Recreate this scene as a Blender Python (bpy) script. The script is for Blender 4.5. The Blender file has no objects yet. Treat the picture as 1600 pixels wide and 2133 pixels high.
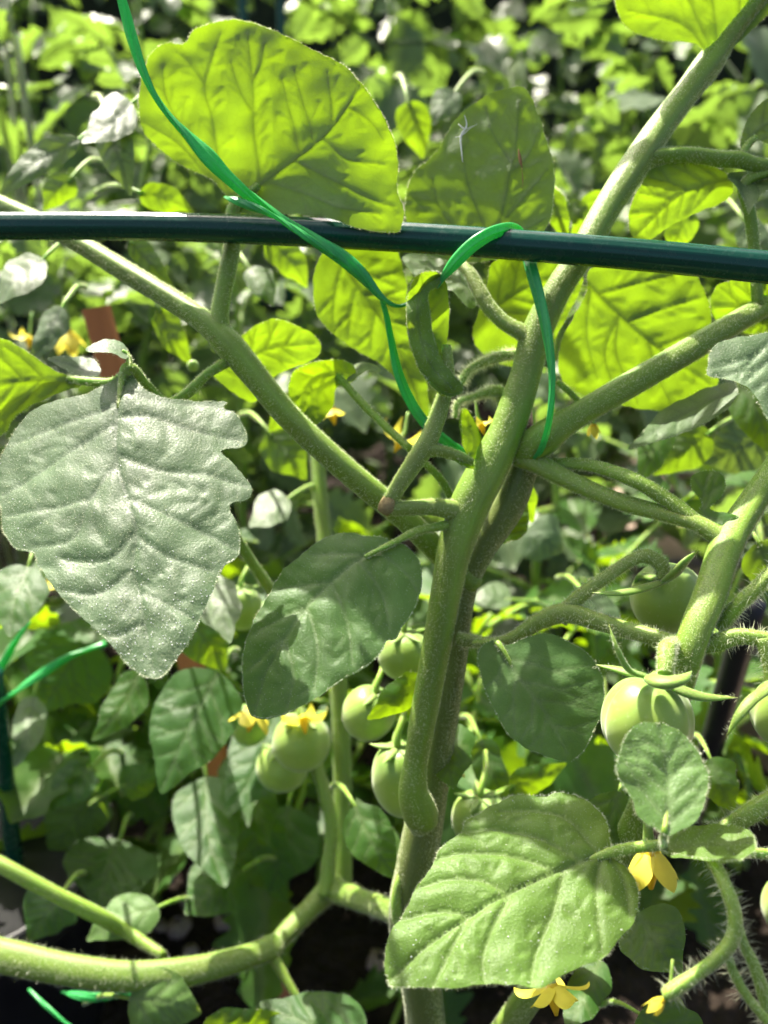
import bpy, math, random
import numpy as np
from mathutils import Vector, Matrix, noise
from mathutils.geometry import delaunay_2d_cdt

random.seed(7)
rng = np.random.default_rng(7)
SC = bpy.context.scene
COL = SC.collection
R = math.radians

# ------------------------------------------------------------------ camera
W0, H0, FPX = 1600.0, 2133.0, 1731.0
CAM_Z, PITCH = 0.60, R(20)
cam_data = bpy.data.cameras.new('camera')
cam = bpy.data.objects.new('camera', cam_data)
COL.objects.link(cam)
cam.location = (0, 0, CAM_Z)
cam.rotation_euler = (R(90) - PITCH, 0, 0)
cam_data.sensor_fit = 'HORIZONTAL'
cam_data.sensor_width = 24.0
cam_data.lens = 24.0 * FPX / W0
cam_data.clip_start = 0.01
cam_data.clip_end = 200
cam_data.dof.use_dof = True
cam_data.dof.focus_distance = 0.288
cam_data.dof.aperture_fstop = 7.0
cam_data.dof.aperture_blades = 0
SC.camera = cam
FWD = np.array([0, math.cos(PITCH), -math.sin(PITCH)])
UP = np.array([0, math.sin(PITCH), math.cos(PITCH)])
RT = np.array([1.0, 0, 0])
CAM = np.array([0, 0, CAM_Z])

# ------------------------------------------------------------------ sky, sun, exposure
SUN = Vector((-0.30, 0.50, 0.84)).normalized()
world = bpy.data.worlds.new('World')
SC.world = world
world.use_nodes = True
wn = world.node_tree
wn.nodes.clear()
sky = wn.nodes.new('ShaderNodeTexSky')
sky.sky_type = 'NISHITA'
sky.sun_disc = False
sky.air_density = 0.45
sky.dust_density = 5.0
sky.ozone_density = 0.3
sky.sun_elevation = math.asin(SUN.z)
sky.sun_rotation = math.atan2(SUN.x, SUN.y)
bg = wn.nodes.new('ShaderNodeBackground')
bg.inputs['Strength'].default_value = 0.13
wo = wn.nodes.new('ShaderNodeOutputWorld')
wn.links.new(sky.outputs['Color'], bg.inputs['Color'])
wn.links.new(bg.outputs['Background'], wo.inputs['Surface'])
sun_data = bpy.data.lights.new('sun', 'SUN')
sun_data.energy = 5.0
sun_data.angle = R(0.53)
sun_data.color = (1.0, 0.93, 0.80)
sun = bpy.data.objects.new('sun', sun_data)
sun.rotation_euler = SUN.to_track_quat('Z', 'Y').to_euler()
sun.location = (-1, 2, 4)
COL.objects.link(sun)
SC.view_settings.view_transform = 'Standard'
SC.view_settings.look = 'None'
SC.view_settings.gamma = 1.0
SC.view_settings.use_curve_mapping = False
SC.view_settings.exposure = 1.85
SC.render.engine = 'CYCLES'
SC.cycles.use_denoising = True
SC.cycles.use_adaptive_sampling = True
SC.cycles.adaptive_threshold = 0.025
SC.cycles.max_bounces = 10
SC.cycles.diffuse_bounces = 6
SC.cycles.glossy_bounces = 3
SC.cycles.transmission_bounces = 6
SC.cycles.transparent_max_bounces = 4
SC.cycles.sample_clamp_indirect = 6.0
SC.cycles.caustics_reflective = False
SC.cycles.caustics_refractive = False


# ------------------------------------------------------------------ node helpers
class NT:
    def __init__(self, name):
        self.m = bpy.data.materials.new(name)
        self.m.use_nodes = True
        self.t = self.m.node_tree
        self.t.nodes.clear()

    def n(self, typ, **kw):
        nd = self.t.nodes.new(typ)
        for k, v in kw.items():
            setattr(nd, k, v)
        return nd

    def put(self, sock, v):
        if isinstance(v, bpy.types.NodeSocket):
            self.t.links.new(v, sock)
        elif v is not None:
            if hasattr(sock, 'default_value'):
                dv = sock.default_value
                if hasattr(dv, '__len__') and len(dv) == 4 and len(v) == 3:
                    v = (*v, 1)
                sock.default_value = v

    def math(self, op, a, b=None, c=None, clamp=False):
        nd = self.n('ShaderNodeMath', operation=op, use_clamp=clamp)
        self.put(nd.inputs[0], a)
        if b is not None:
            self.put(nd.inputs[1], b)
        if c is not None:
            self.put(nd.inputs[2], c)
        return nd.outputs[0]

    def mix(self, f, a, b, mode='MIX'):
        nd = self.n('ShaderNodeMix', data_type='RGBA', blend_type=mode)
        self.put(nd.inputs[0], f)
        self.put(nd.inputs[6], a)
        self.put(nd.inputs[7], b)
        return nd.outputs[2]

    def ramp(self, v, lo, hi, a=0.0, b=1.0):
        nd = self.n('ShaderNodeMapRange')
        self.put(nd.inputs[0], v)
        for i, x in zip((1, 2, 3, 4), (lo, hi, a, b)):
            nd.inputs[i].default_value = x
        return nd.outputs[0]

    def noise(self, vec, scale, detail=2.0, rough=0.5, dist=0.0):
        nd = self.n('ShaderNodeTexNoise')
        self.put(nd.inputs['Vector'], vec)
        nd.inputs['Scale'].default_value = scale
        nd.inputs['Detail'].default_value = detail
        nd.inputs['Roughness'].default_value = rough
        nd.inputs['Distortion'].default_value = dist
        return nd.outputs['Fac']

    def voro(self, vec, scale, feature='DISTANCE_TO_EDGE'):
        nd = self.n('ShaderNodeTexVoronoi', feature=feature)
        self.put(nd.inputs['Vector'], vec)
        nd.inputs['Scale'].default_value = scale
        return nd.outputs['Distance']

    def attr(self, name, out='Fac'):
        nd = self.n('ShaderNodeAttribute', attribute_name=name)
        return nd.outputs[out]

    def coord(self):
        return self.n('ShaderNodeTexCoord').outputs['Object']

    def bump(self, h, strength, dist, normal=None):
        nd = self.n('ShaderNodeBump')
        nd.inputs['Strength'].default_value = strength
        nd.inputs['Distance'].default_value = dist
        self.put(nd.inputs['Height'], h)
        if normal is not None:
            self.put(nd.inputs['Normal'], normal)
        return nd.outputs['Normal']

    def principled(self, **kw):
        nd = self.n('ShaderNodeBsdfPrincipled')
        for k, v in kw.items():
            self.put(nd.inputs[k.replace('_', ' ')], v)
        return nd

    def out(self, sh):
        o = self.n('ShaderNodeOutputMaterial')
        self.t.links.new(sh, o.inputs['Surface'])
        return self.m


def leaf_material(name, top=(0.045, 0.115, 0.020), under=(0.10, 0.165, 0.062), trans=(0.245, 0.405, 0.006),
                  tmix=0.52, sheen=0.06, rough=0.5, spec=0.3, fine=1.0, down=0.0, vcol=(0.17, 0.25, 0.085)):
    b = NT(name)
    luv = b.attr('luv', 'Vector')
    vein = b.attr('vein')
    rnd = b.n('ShaderNodeObjectInfo').outputs['Random']
    back = b.n('ShaderNodeNewGeometry').outputs['Backfacing']
    blot = b.noise(luv, 60, 3, 0.6)
    wobn = b.n('ShaderNodeTexNoise'); b.put(wobn.inputs['Vector'], luv); wobn.inputs['Scale'].default_value = 160; wobn.inputs['Detail'].default_value = 1
    wob = wobn.outputs['Color']
    fine_n = b.noise(luv, 1300, 1, 0.6)
    net = b.voro(b.mix(0.0035, luv, wob), 240)
    netline = b.ramp(net, 0.0, 0.10, 1.0, 0.0)
    hs = b.n('ShaderNodeHueSaturation')
    b.put(hs.inputs['Hue'], b.ramp(rnd, 0, 1, 0.486, 0.505))
    b.put(hs.inputs['Saturation'], b.ramp(rnd, 0, 1, 1.05, 0.9))
    b.put(hs.inputs['Value'], b.ramp(blot, 0.3, 0.7, 0.8, 1.2))
    c = b.mix(back, top, under)
    if down:
        gr = b.noise(luv, 2300, 2, 0.75)
        c = b.mix(b.ramp(gr, 0.46, 0.66, 0, down), c, (0.33, 0.40, 0.24))
    c = b.mix(b.math('MULTIPLY', vein, 0.55), c, vcol)
    c = b.mix(b.math('MULTIPLY', netline, 0.10), c, (0.03, 0.07, 0.02))
    b.put(hs.inputs['Color'], c)
    ts = b.mix(b.math('MULTIPLY', vein, 0.9), trans, tuple(x * 0.22 for x in trans))
    ts = b.mix(b.math('MULTIPLY', netline, 0.13), ts, tuple(x * 0.5 for x in trans))
    ts = b.mix(b.ramp(blot, 0.35, 0.75, 0.0, 0.35), ts, (trans[0] * 0.82, trans[1] * 0.9, trans[2]))
    nrm = None
    if fine:
        h = b.math('ADD', b.math('MULTIPLY', fine_n, 1.0 * fine), b.math('MULTIPLY', b.ramp(net, 0.0, 0.3), 0.2))
        nrm = b.bump(h, 0.5, 0.00035)
    p = b.principled(Base_Color=hs.outputs[0], Roughness=b.ramp(fine_n, 0.3, 0.7, rough - 0.1, rough + 0.14),
                     Specular_IOR_Level=spec, Sheen_Weight=sheen, Sheen_Roughness=0.35,
                     Sheen_Tint=(0.9, 1.0, 0.85), Normal=nrm)
    t = b.n('ShaderNodeBsdfTranslucent')
    b.put(t.inputs['Color'], ts)
    mx = b.n('ShaderNodeMixShader')
    mx.inputs[0].default_value = tmix
    b.t.links.new(p.outputs[0], mx.inputs[1])
    b.t.links.new(t.outputs[0], mx.inputs[2])
    return b.out(mx.outputs[0])


def stem_material(name, c1=(0.18, 0.31, 0.026), c2=(0.125, 0.215, 0.022), sheen=0.14, sss=0.5):
    b = NT(name)
    co = b.coord()
    luv = b.attr('luv', 'Vector')     # x: along the stem, y: around it
    mp = b.n('ShaderNodeMapping')
    b.put(mp.inputs['Vector'], luv)
    mp.inputs['Scale'].default_value = (18, 260, 1)
    streak = b.noise(mp.outputs[0], 1.0, 3, 0.6)
    blot = b.noise(co, 45, 3, 0.6)
    grain = b.noise(co, 1600, 2, 0.7)
    c = b.mix(b.ramp(streak, 0.35, 0.68), c1, c2)
    c = b.mix(b.ramp(blot, 0.4, 0.75, 0, 0.45), c, (0.15, 0.17, 0.04))
    c = b.mix(b.ramp(grain, 0.48, 0.72, 0, 0.28), c, (0.28, 0.36, 0.13))
    h = b.math('ADD', b.math('MULTIPLY', streak, 1.0), b.math('MULTIPLY', grain, 0.8))
    p = b.principled(Base_Color=c, Roughness=0.5, Specular_IOR_Level=0.35, Sheen_Weight=sheen, Sheen_Roughness=0.3,
                     Subsurface_Weight=sss, Subsurface_Radius=(0.55, 1.0, 0.1), Subsurface_Scale=0.005,
                     
                     Normal=b.bump(h, 0.5, 0.0005))
    return b.out(p.outputs[0])


def hair_material():
    b = NT('plant_hair')
    p = b.principled(Base_Color=(0.75, 0.78, 0.58), Roughness=0.3, Specular_IOR_Level=0.6)
    t = b.n('ShaderNodeBsdfTranslucent')
    t.inputs['Color'].default_value = (0.75, 0.80, 0.50, 1)
    mx = b.n('ShaderNodeMixShader')
    mx.inputs[0].default_value = 0.5
    b.t.links.new(p.outputs[0], mx.inputs[1])
    b.t.links.new(t.outputs[0], mx.inputs[2])
    return b.out(mx.outputs[0])


def plastic_material(name, c, rough, spec=0.5, streak=120, trans=None, dirt=0.25):
    b = NT(name)
    co = b.attr('luv', 'Vector')
    mp = b.n('ShaderNodeMapping')
    b.put(mp.inputs['Vector'], co)
    mp.inputs['Scale'].default_value = (8, streak * 8, 1)
    s = b.noise(mp.outputs[0], 1.0, 3, 0.6)
    g = b.noise(b.coord(), 300, 3, 0.65)
    col = b.mix(b.ramp(s, 0.35, 0.7), c, tuple(x * 0.5 for x in c))
    col = b.mix(b.ramp(g, 0.6, 0.85, 0, dirt), col, (0.16, 0.15, 0.12))
    p = b.principled(Base_Color=col, Roughness=b.ramp(g, 0.3, 0.75, rough, rough + 0.22), Specular_IOR_Level=spec,
                     Normal=b.bump(b.math('ADD', s, b.math('MULTIPLY', g, 0.3)), 0.3, 0.0005))
    if trans is None:
        return b.out(p.outputs[0])
    t = b.n('ShaderNodeBsdfTranslucent')
    t.inputs['Color'].default_value = (*trans, 1)
    mx = b.n('ShaderNodeMixShader')
    mx.inputs[0].default_value = 0.4
    b.t.links.new(p.outputs[0], mx.inputs[1])
    b.t.links.new(t.outputs[0], mx.inputs[2])
    return b.out(mx.outputs[0])


def fruit_material(name='green_tomato_skin', c1=(0.26, 0.38, 0.05), c2=(0.09, 0.20, 0.025)):
    b = NT(name)
    co = b.coord()
    up = b.attr('fruit_top')
    g = b.noise(co, 500, 2, 0.6)
    bl = b.noise(co, 60, 2, 0.5)
    c = b.mix(b.math('ADD', b.math('MULTIPLY', up, 0.8), b.ramp(bl, 0.4, 0.7, 0, 0.25), clamp=True), c1, c2)
    c = b.mix(b.ramp(g, 0.62, 0.8, 0, 0.35), c, (0.45, 0.5, 0.25))
    p = b.principled(Base_Color=c, Roughness=b.ramp(g, 0.3, 0.7, 0.36, 0.52), Specular_IOR_Level=0.4, Subsurface_Weight=0.55,
                     Subsurface_Radius=(0.8, 1.0, 0.25), Subsurface_Scale=0.006, Sheen_Weight=0.3,
                     Normal=b.bump(g, 0.15, 0.0003))
    return b.out(p.outputs[0])


def petal_material(name, c=(0.80, 0.75, 0.08)):
    b = NT(name)
    n = b.noise(b.coord(), 350, 2)
    col = b.mix(n, c, (c[0] * 0.9, c[1] * 0.85, c[2]))
    p = b.principled(Base_Color=col, Roughness=0.5, Specular_IOR_Level=0.3)
    t = b.n('ShaderNodeBsdfTranslucent')
    b.put(t.inputs['Color'], col)
    mx = b.n('ShaderNodeMixShader')
    mx.inputs[0].default_value = 0.45
    b.t.links.new(p.outputs[0], mx.inputs[1])
    b.t.links.new(t.outputs[0], mx.inputs[2])
    return b.out(mx.outputs[0])


def soil_material():
    b = NT('soil')
    co = b.coord()
    a = b.noise(co, 25, 5, 0.7)
    v = b.voro(co, 90, 'F1')
    c = b.mix(b.ramp(a, 0.35, 0.7), (0.010, 0.007, 0.005), (0.032, 0.023, 0.017))
    p = b.principled(Base_Color=c, Roughness=0.95, Specular_IOR_Level=0.15,
                     Normal=b.bump(b.math('ADD', a, b.math('MULTIPLY', v, 0.6)), 0.9, 0.012))
    return b.out(p.outputs[0])


def rough_material(name, c1, c2, scale=40, rough=0.8, grain=None, bumpd=0.001):
    b = NT(name)
    co = b.coord()
    if grain:
        mp = b.n('ShaderNodeMapping')
        b.put(mp.inputs['Vector'], co)
        mp.inputs['Scale'].default_value = grain
        co = mp.outputs[0]
    a = b.noise(co, scale, 5, 0.65)
    c = b.mix(b.ramp(a, 0.35, 0.68), c1, c2)
    p = b.principled(Base_Color=c, Roughness=rough, Specular_IOR_Level=0.25, Normal=b.bump(a, 0.5, bumpd))
    return b.out(p.outputs[0])


M = {}
M['leaf'] = leaf_material('tomato_leaf')
M['leaf_old'] = leaf_material('tomato_leaf_shade', top=(0.028, 0.105, 0.013), under=(0.08, 0.14, 0.05), trans=(0.28, 0.45, 0.004), rough=0.48, sheen=0.04, down=0.08)  # darker green: shade under the canopy is put into the colour
M['leaf_silver'] = leaf_material('tomato_leaf_downy', top=(0.040, 0.095, 0.024), under=(0.12, 0.18, 0.08), trans=(0.26, 0.40, 0.03),
                                 sheen=0.22, rough=0.52, spec=0.42, tmix=0.3, fine=0.9, down=0.36, vcol=(0.045, 0.08, 0.03))  # dark vcol paints the shade of the creases along the veins
M['leaf_smooth'] = leaf_material('tomato_leaf_smooth', top=(0.048, 0.128, 0.020), under=(0.08, 0.14, 0.05), trans=(0.28, 0.45, 0.01), sheen=0.05, rough=0.52, spec=0.3, tmix=0.35, down=0.10)
M['leaf_young'] = leaf_material('tomato_leaf_young', top=(0.085, 0.19, 0.030), under=(0.13, 0.2, 0.07),
                                trans=(0.36, 0.52, 0.012), sheen=0.25, tmix=0.42, fine=1.2, down=0.2)
M['leaf_far'] = leaf_material('far_leaf', top=(0.095, 0.15, 0.065), under=(0.14, 0.19, 0.10), trans=(0.23, 0.38, 0.04), tmix=0.42, sheen=0.3, rough=0.45, spec=0.42, fine=0)  # paled and greyed: haze and sky reflection painted into the leaf colour
M['stem'] = stem_material('tomato_stem')
M['stem_dark'] = stem_material('tomato_stem_old', (0.21, 0.30, 0.05), (0.15, 0.22, 0.038))
M['stem_rear_shade'] = stem_material('tomato_stem_rear_shade', (0.115, 0.165, 0.030), (0.080, 0.115, 0.022))  # darker stem copy: the rear stem's shade is painted in
M['stem_low_shade'] = stem_material('tomato_stem_low_shade', (0.135, 0.23, 0.022), (0.10, 0.17, 0.018))  # darker stem copy carrying the shade of the lower left branches
M['stem_bright'] = stem_material('tomato_stem_young', (0.22, 0.33, 0.045), (0.16, 0.25, 0.035), sss=0.85)
M['hair'] = hair_material()
M['speck'] = rough_material('white_sparkle_speck', (0.85, 0.86, 0.80), (0.75, 0.78, 0.70), 900, 0.15, None, 0.0001)  # white base colour stands in for glints
M['scar'] = rough_material('white_leaf_scar', (0.70, 0.72, 0.66), (0.5, 0.53, 0.46), 900, 0.6, None, 0.0001)
M['brown'] = rough_material('brown_leaf_slit', (0.30, 0.17, 0.06), (0.16, 0.09, 0.035), 900, 0.8, None, 0.0001)
M['stake'] = plastic_material('green_coated_steel', (0.004, 0.060, 0.036), 0.14, 0.28, 60, dirt=0.12)
M['twine'] = plastic_material('green_plastic_tie', (0.08, 0.54, 0.15), 0.22, 0.5, 90, trans=(0.06, 0.60, 0.09), dirt=0.05)
M['fruit'] = fruit_material()
M['sepal'] = stem_material('sepal_green', (0.17, 0.27, 0.045), (0.12, 0.2, 0.035), 0.3)
M['petal'] = petal_material('yellow_petal')
M['anther'] = petal_material('orange_anther', (0.80, 0.62, 0.03))
M['soil'] = soil_material()
M['wood'] = rough_material('orange_wooden_stake', (0.52, 0.20, 0.08), (0.36, 0.13, 0.055), 40, 0.7, (1, 1, 0.08))
M['path'] = rough_material('pinkish_paving', (0.36, 0.27, 0.21), (0.26, 0.20, 0.16), 30)
M['stone'] = rough_material('garden_stone', (0.26, 0.2, 0.17), (0.15, 0.12, 0.10), 50)
M['pot'] = rough_material('black_plastic_pot', (0.012, 0.012, 0.013), (0.02, 0.02, 0.021), 60, 0.4)
M['cut'] = rough_material('cut_stem_end', (0.27, 0.22, 0.09), (0.16, 0.12, 0.05), 900, 0.8, None, 0.0003)


# ------------------------------------------------------------------ geometry helpers
def P(x, y, d):
    x = np.asarray(x, float); y = np.asarray(y, float); d = np.asarray(d, float)
    k = d / FPX
    return (CAM + np.multiply.outer((x - W0 / 2) * k, RT) - np.multiply.outer((y - H0 / 2) * k, UP)
            + np.multiply.outer(d, FWD))


def catmull(pts, per=8, closed=False):
    p = np.asarray(pts, float)
    n = len(p)
    out = []
    if closed:
        for i in range(n):
            a, b, c, d = p[(i - 1) % n], p[i], p[(i + 1) % n], p[(i + 2) % n]
            for k in range(per):
                t = k / per
                out.append(0.5 * ((2 * b) + (c - a) * t + (2 * a - 5 * b + 4 * c - d) * t * t + (3 * b - a - 3 * c + d) * t ** 3))
    else:
        for i in range(n - 1):
            b, c = p[i], p[i + 1]
            a = p[i - 1] if i > 0 else 2 * b - c
            d = p[i + 2] if i + 2 < n else 2 * c - b
            for k in range(per):
                t = k / per
                out.append(0.5 * ((2 * b) + (c - a) * t + (2 * a - 5 * b + 4 * c - d) * t * t + (3 * b - a - 3 * c + d) * t ** 3))
        out.append(p[-1])
    return np.array(out)


def resample(p, s, closed=False):
    q = np.vstack([p, p[:1]]) if closed else p
    seg = np.linalg.norm(np.diff(q[:, :2], axis=0), axis=1)
    L = np.concatenate([[0], np.cumsum(seg)])
    n = max(3, int(L[-1] / s))
    t = np.linspace(0, L[-1], n + 1)
    if closed:
        t = t[:-1]
    return np.stack([np.interp(t, L, q[:, k]) for k in range(q.shape[1])], 1)


def inside(pts, poly):
    poly = np.asarray(poly)
    x, y = pts[:, 0], pts[:, 1]
    n = len(poly)
    if len(pts) < 8:
        xi, yi = poly[:, 0], poly[:, 1]
        xj, yj = np.roll(xi, 1), np.roll(yi, 1)
        dy = np.where(yj == yi, 1e-12, yj - yi)
        return np.array([(np.count_nonzero(((yi > b) != (yj > b)) & (a < (xj - xi) * (b - yi) / dy + xi)) % 2) == 1 for a, b in zip(x, y)])
    r = np.zeros(len(pts), bool)
    j = n - 1
    for i in range(n):
        xi, yi = poly[i]; xj, yj = poly[j]
        if yi != yj:
            c = ((yi > y) != (yj > y)) & (x < (xj - xi) * (y - yi) / (yj - yi) + xi)
            r ^= c
        j = i
    return r


def seg_dist(pts, line):
    """distance of pts to a polyline, and the arc fraction of the nearest point"""
    best = np.full(len(pts), 1e9)
    frac = np.zeros(len(pts))
    seg = np.linalg.norm(np.diff(line, axis=0), axis=1)
    L = np.concatenate([[0], np.cumsum(seg)])
    for i in range(len(line) - 1):
        a, b = line[i], line[i + 1]
        ab = b - a
        l2 = max(ab @ ab, 1e-12)
        t = np.clip(((pts - a) @ ab) / l2, 0, 1)
        dd = np.linalg.norm(pts - (a + t[:, None] * ab), axis=1)
        m = dd < best
        best[m] = dd[m]
        frac[m] = (L[i] + t[m] * seg[i]) / max(L[-1], 1e-9)
    return best, frac


def tps(ctrl):
    c = np.asarray(ctrl, float)
    xy, z = c[:, :2] / 500.0, c[:, 2]
    n = len(c)

    def U(r):
        return np.where(r < 1e-9, 0, r * r * np.log(np.maximum(r, 1e-9)))
    K = U(np.linalg.norm(xy[:, None] - xy[None], axis=2)) + 1e-3 * np.eye(n)
    Q = np.hstack([np.ones((n, 1)), xy])
    A = np.zeros((n + 3, n + 3))
    A[:n, :n] = K; A[:n, n:] = Q; A[n:, :n] = Q.T
    w = np.linalg.lstsq(A, np.concatenate([z, np.zeros(3)]), rcond=None)[0]

    def f(x, y):
        q = np.stack([np.atleast_1d(x), np.atleast_1d(y)], 1) / 500.0
        return U(np.linalg.norm(q[:, None] - xy[None], axis=2)) @ w[:n] + w[n] + q @ w[n + 1:]
    return f


def nz(v, s, seed=0.0):
    return np.array([noise.noise(Vector((a * s + seed, b * s - seed, seed * 1.7))) for a, b in v])


def mesh_obj(name, verts, faces, mat, parent=None, smooth=True, attrs=None, origin=None):
    """verts in world space; parent is an Empty/mesh at a known world location"""
    off = np.array(origin if origin is not None else (world_loc(parent) if parent else (0, 0, 0)))
    me = bpy.data.meshes.new(name)
    v = np.asarray(verts, float) - off
    me.from_pydata(v.tolist(), [], [tuple(int(i) for i in f) for f in faces])
    if smooth:
        me.polygons.foreach_set('use_smooth', [True] * len(me.polygons))
    for k, a in (attrs or {}).items():
        a = np.asarray(a, np.float32)
        if a.ndim == 1:
            at = me.attributes.new(k, 'FLOAT', 'POINT')
            at.data.foreach_set('value', a)
        else:
            at = me.attributes.new(k, 'FLOAT_VECTOR', 'POINT')
            at.data.foreach_set('vector', a.ravel())
    me.materials.append(mat)
    me.update()
    o = bpy.data.objects.new(name, me)
    COL.objects.link(o)
    if parent:
        o.parent = parent
        o.location = Vector(off - np.array(world_loc(parent)))
    else:
        o.location = Vector(off)
    return o


def world_loc(o):
    l = Vector((0, 0, 0))
    while o is not None:
        l = l + o.location
        o = o.parent
    return tuple(l)


def empty(name, loc, label=None, cat=None, group=None):
    o = bpy.data.objects.new(name, None)
    o.location = loc
    o.empty_display_size = 0.05
    COL.objects.link(o)
    tag(o, label, cat, group)
    return o


def tag(o, label=None, cat=None, group=None, kind=None):
    if label: o['label'] = label
    if cat: o['category'] = cat
    if group: o['group'] = group
    if kind: o['kind'] = kind
    return o


def frames(p):
    t = np.gradient(p, axis=0)
    t /= np.linalg.norm(t, axis=1)[:, None] + 1e-12
    ref = np.array([0, 0, 1.0]) if abs(t[0][2]) < 0.9 else np.array([1.0, 0, 0])
    n = np.cross(t[0], ref); n /= np.linalg.norm(n)
    N = [n]
    for i in range(1, len(p)):
        n = N[-1] - t[i] * (N[-1] @ t[i])
        n /= np.linalg.norm(n) + 1e-12
        N.append(n)
    N = np.array(N)
    return t, N, np.cross(t, N)


def tube(p, r, sides=14, prof=None, twist=0.0, cap=True, flat=1.0):
    """p (n,3), r (n,) -> verts, faces, luv"""
    n = len(p)
    t, N, B = frames(p)
    th = np.linspace(0, 2 * np.pi, sides, endpoint=False)
    L = np.concatenate([[0], np.cumsum(np.linalg.norm(np.diff(p, axis=0), axis=1))])
    V, luv = [], []
    for i in range(n):
        a = th + twist * L[i]
        m = np.ones(sides) if prof is None else prof(th, L[i])
        lx, ly = np.cos(th) * m, np.sin(th) * m * flat
        ca, sa = math.cos(twist * L[i]), math.sin(twist * L[i])
        ax, ay = lx * ca - ly * sa, lx * sa + ly * ca
        V.append(p[i] + r[i] * (np.outer(ax, N[i]) + np.outer(ay, B[i])))
        luv.append(np.stack([np.full(sides, L[i]), np.abs(th - np.pi) * r[i] * 1.0, np.zeros(sides)], 1))
    V = np.vstack(V); luv = np.vstack(luv)
    F = []
    for i in range(n - 1):
        for k in range(sides):
            a, b = i * sides + k, i * sides + (k + 1) % sides
            F.append((a, b, b + sides, a + sides))
    if cap:
        for i, e in ((0, -1), (n - 1, 1)):
            c = len(V)
            V = np.vstack([V, p[i] + t[i] * e * r[i] * 0.25])
            luv = np.vstack([luv, luv[i * sides]])
            for k in range(sides):
                a, b = i * sides + k, i * sides + (k + 1) % sides
                F.append((a, b, c) if e > 0 else (b, a, c))
    return V, F, luv


def hairs_mesh(roots, dirs, lens, rad):
    """bent hairs: a narrow tapering blade each, rolled at random"""
    n = len(roots)
    d = dirs / (np.linalg.norm(dirs, axis=1)[:, None] + 1e-12)
    rv = rng.normal(size=(n, 3))
    s1 = np.cross(d, rv); s1 /= np.linalg.norm(s1, axis=1)[:, None] + 1e-12
    s2 = np.cross(d, s1)
    bend = rng.normal(size=(n, 1)) * 0.25
    l = lens[:, None]
    mid = roots + d * l * 0.5 + s2 * bend * l * 0.35
    tip = roots + d * l * 0.95 + s2 * bend * l * 1.1 + np.array([0, 0, -0.08]) * l
    rr = np.asarray(rad).reshape(-1, 1) * np.ones((n, 1))
    V = np.stack([roots + s1 * rr, roots - s1 * rr, mid + s1 * rr * .8, mid - s1 * rr * .8, tip], 1).reshape(-1, 3)
    base = np.arange(n)[:, None] * 5
    F = np.vstack([base + np.array(f) for f in ((0, 1, 3), (0, 3, 2), (2, 3, 4))])
    return V, F


def add_hairs(part, roots, dirs, lens, rad=0.000045):
    V, F = hairs_mesh(np.asarray(roots), np.asarray(dirs), np.asarray(lens), rad)
    off = np.array(world_loc(part))
    me = bpy.data.meshes.new('hair')
    me.vertices.add(len(V))
    me.vertices.foreach_set('co', (V - off).astype(np.float32).ravel())
    me.loops.add(F.size)
    me.loops.foreach_set('vertex_index', F.astype(np.int32).ravel())
    me.polygons.add(len(F))
    me.polygons.foreach_set('loop_start', np.arange(0, F.size, 3, dtype=np.int32))
    me.update(calc_edges=True)
    me.materials.append(M['hair'])
    o = bpy.data.objects.new('hair', me)
    COL.objects.link(o)
    o.parent = part
    o['kind'] = 'stuff'
    return o


STEMS = []


def stem(name, pts, parent, mat='stem', hair=0.35, hlen=0.0010, per=7, sides=16, ridge=0.065, long_hair=0.0, llen=0.0026, label=None, hrad=0.00006):
    """pts: (x, y, depth, width) in photograph pixels / metres"""
    c = catmull(pts, per)
    p = P(c[:, 0], c[:, 1], c[:, 2])
    r = np.maximum(c[:, 3], 2) * np.where(c[:, 3] > 34, 0.85, 0.93) * 0.5 * c[:, 2] / FPX
    sd = random.random() * 10
    r = r * (1 + 0.035 * np.array([noise.noise(Vector((i * 0.23, sd, 0))) for i in range(len(r))]))
    ph = random.random() * 6

    def prof(th, L):
        return 1 + ridge * np.cos(3 * th + ph + L * 6) + ridge * 0.5 * np.cos(7 * th + ph * 2)
    V, F, luv = tube(p, r, sides, prof)
    o = mesh_obj(name, V, F, M[mat], parent, attrs={'luv': luv})
    if label: o['label'] = label
    L = np.linalg.norm(np.diff(p, axis=0), axis=1)
    area = (L * 2 * np.pi * 0.5 * (r[1:] + r[:-1])).sum() * 1e6
    t, N, B = frames(p)
    rootsA, dirsA, lensA = [], [], []
    for dens, hl, jit in ((hair, hlen, 0.5), (long_hair, llen, 0.45)):
        n = int(area * dens * (2.6 if jit == 0.5 else 1.2))
        if n < 3: continue
        i = rng.choice(len(L), n, p=L / L.sum())
        f = rng.random(n)[:, None]
        a = rng.random(n) * 2 * np.pi
        cen = p[i] * (1 - f) + p[i + 1] * f
        rad = (r[i] * (1 - f[:, 0]) + r[i + 1] * f[:, 0])[:, None]
        nd = np.cos(a)[:, None] * N[i] + np.sin(a)[:, None] * B[i]
        rootsA.append(cen + nd * rad * 0.94)
        dirsA.append(nd + rng.normal(size=(n, 3)) * jit * 0.6)
        lensA.append(hl * rng.uniform(0.45, 1.25, n))
    if rootsA:
        add_hairs(o, np.vstack(rootsA), np.vstack(dirsA), np.concatenate(lensA), hrad)
    return o


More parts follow.
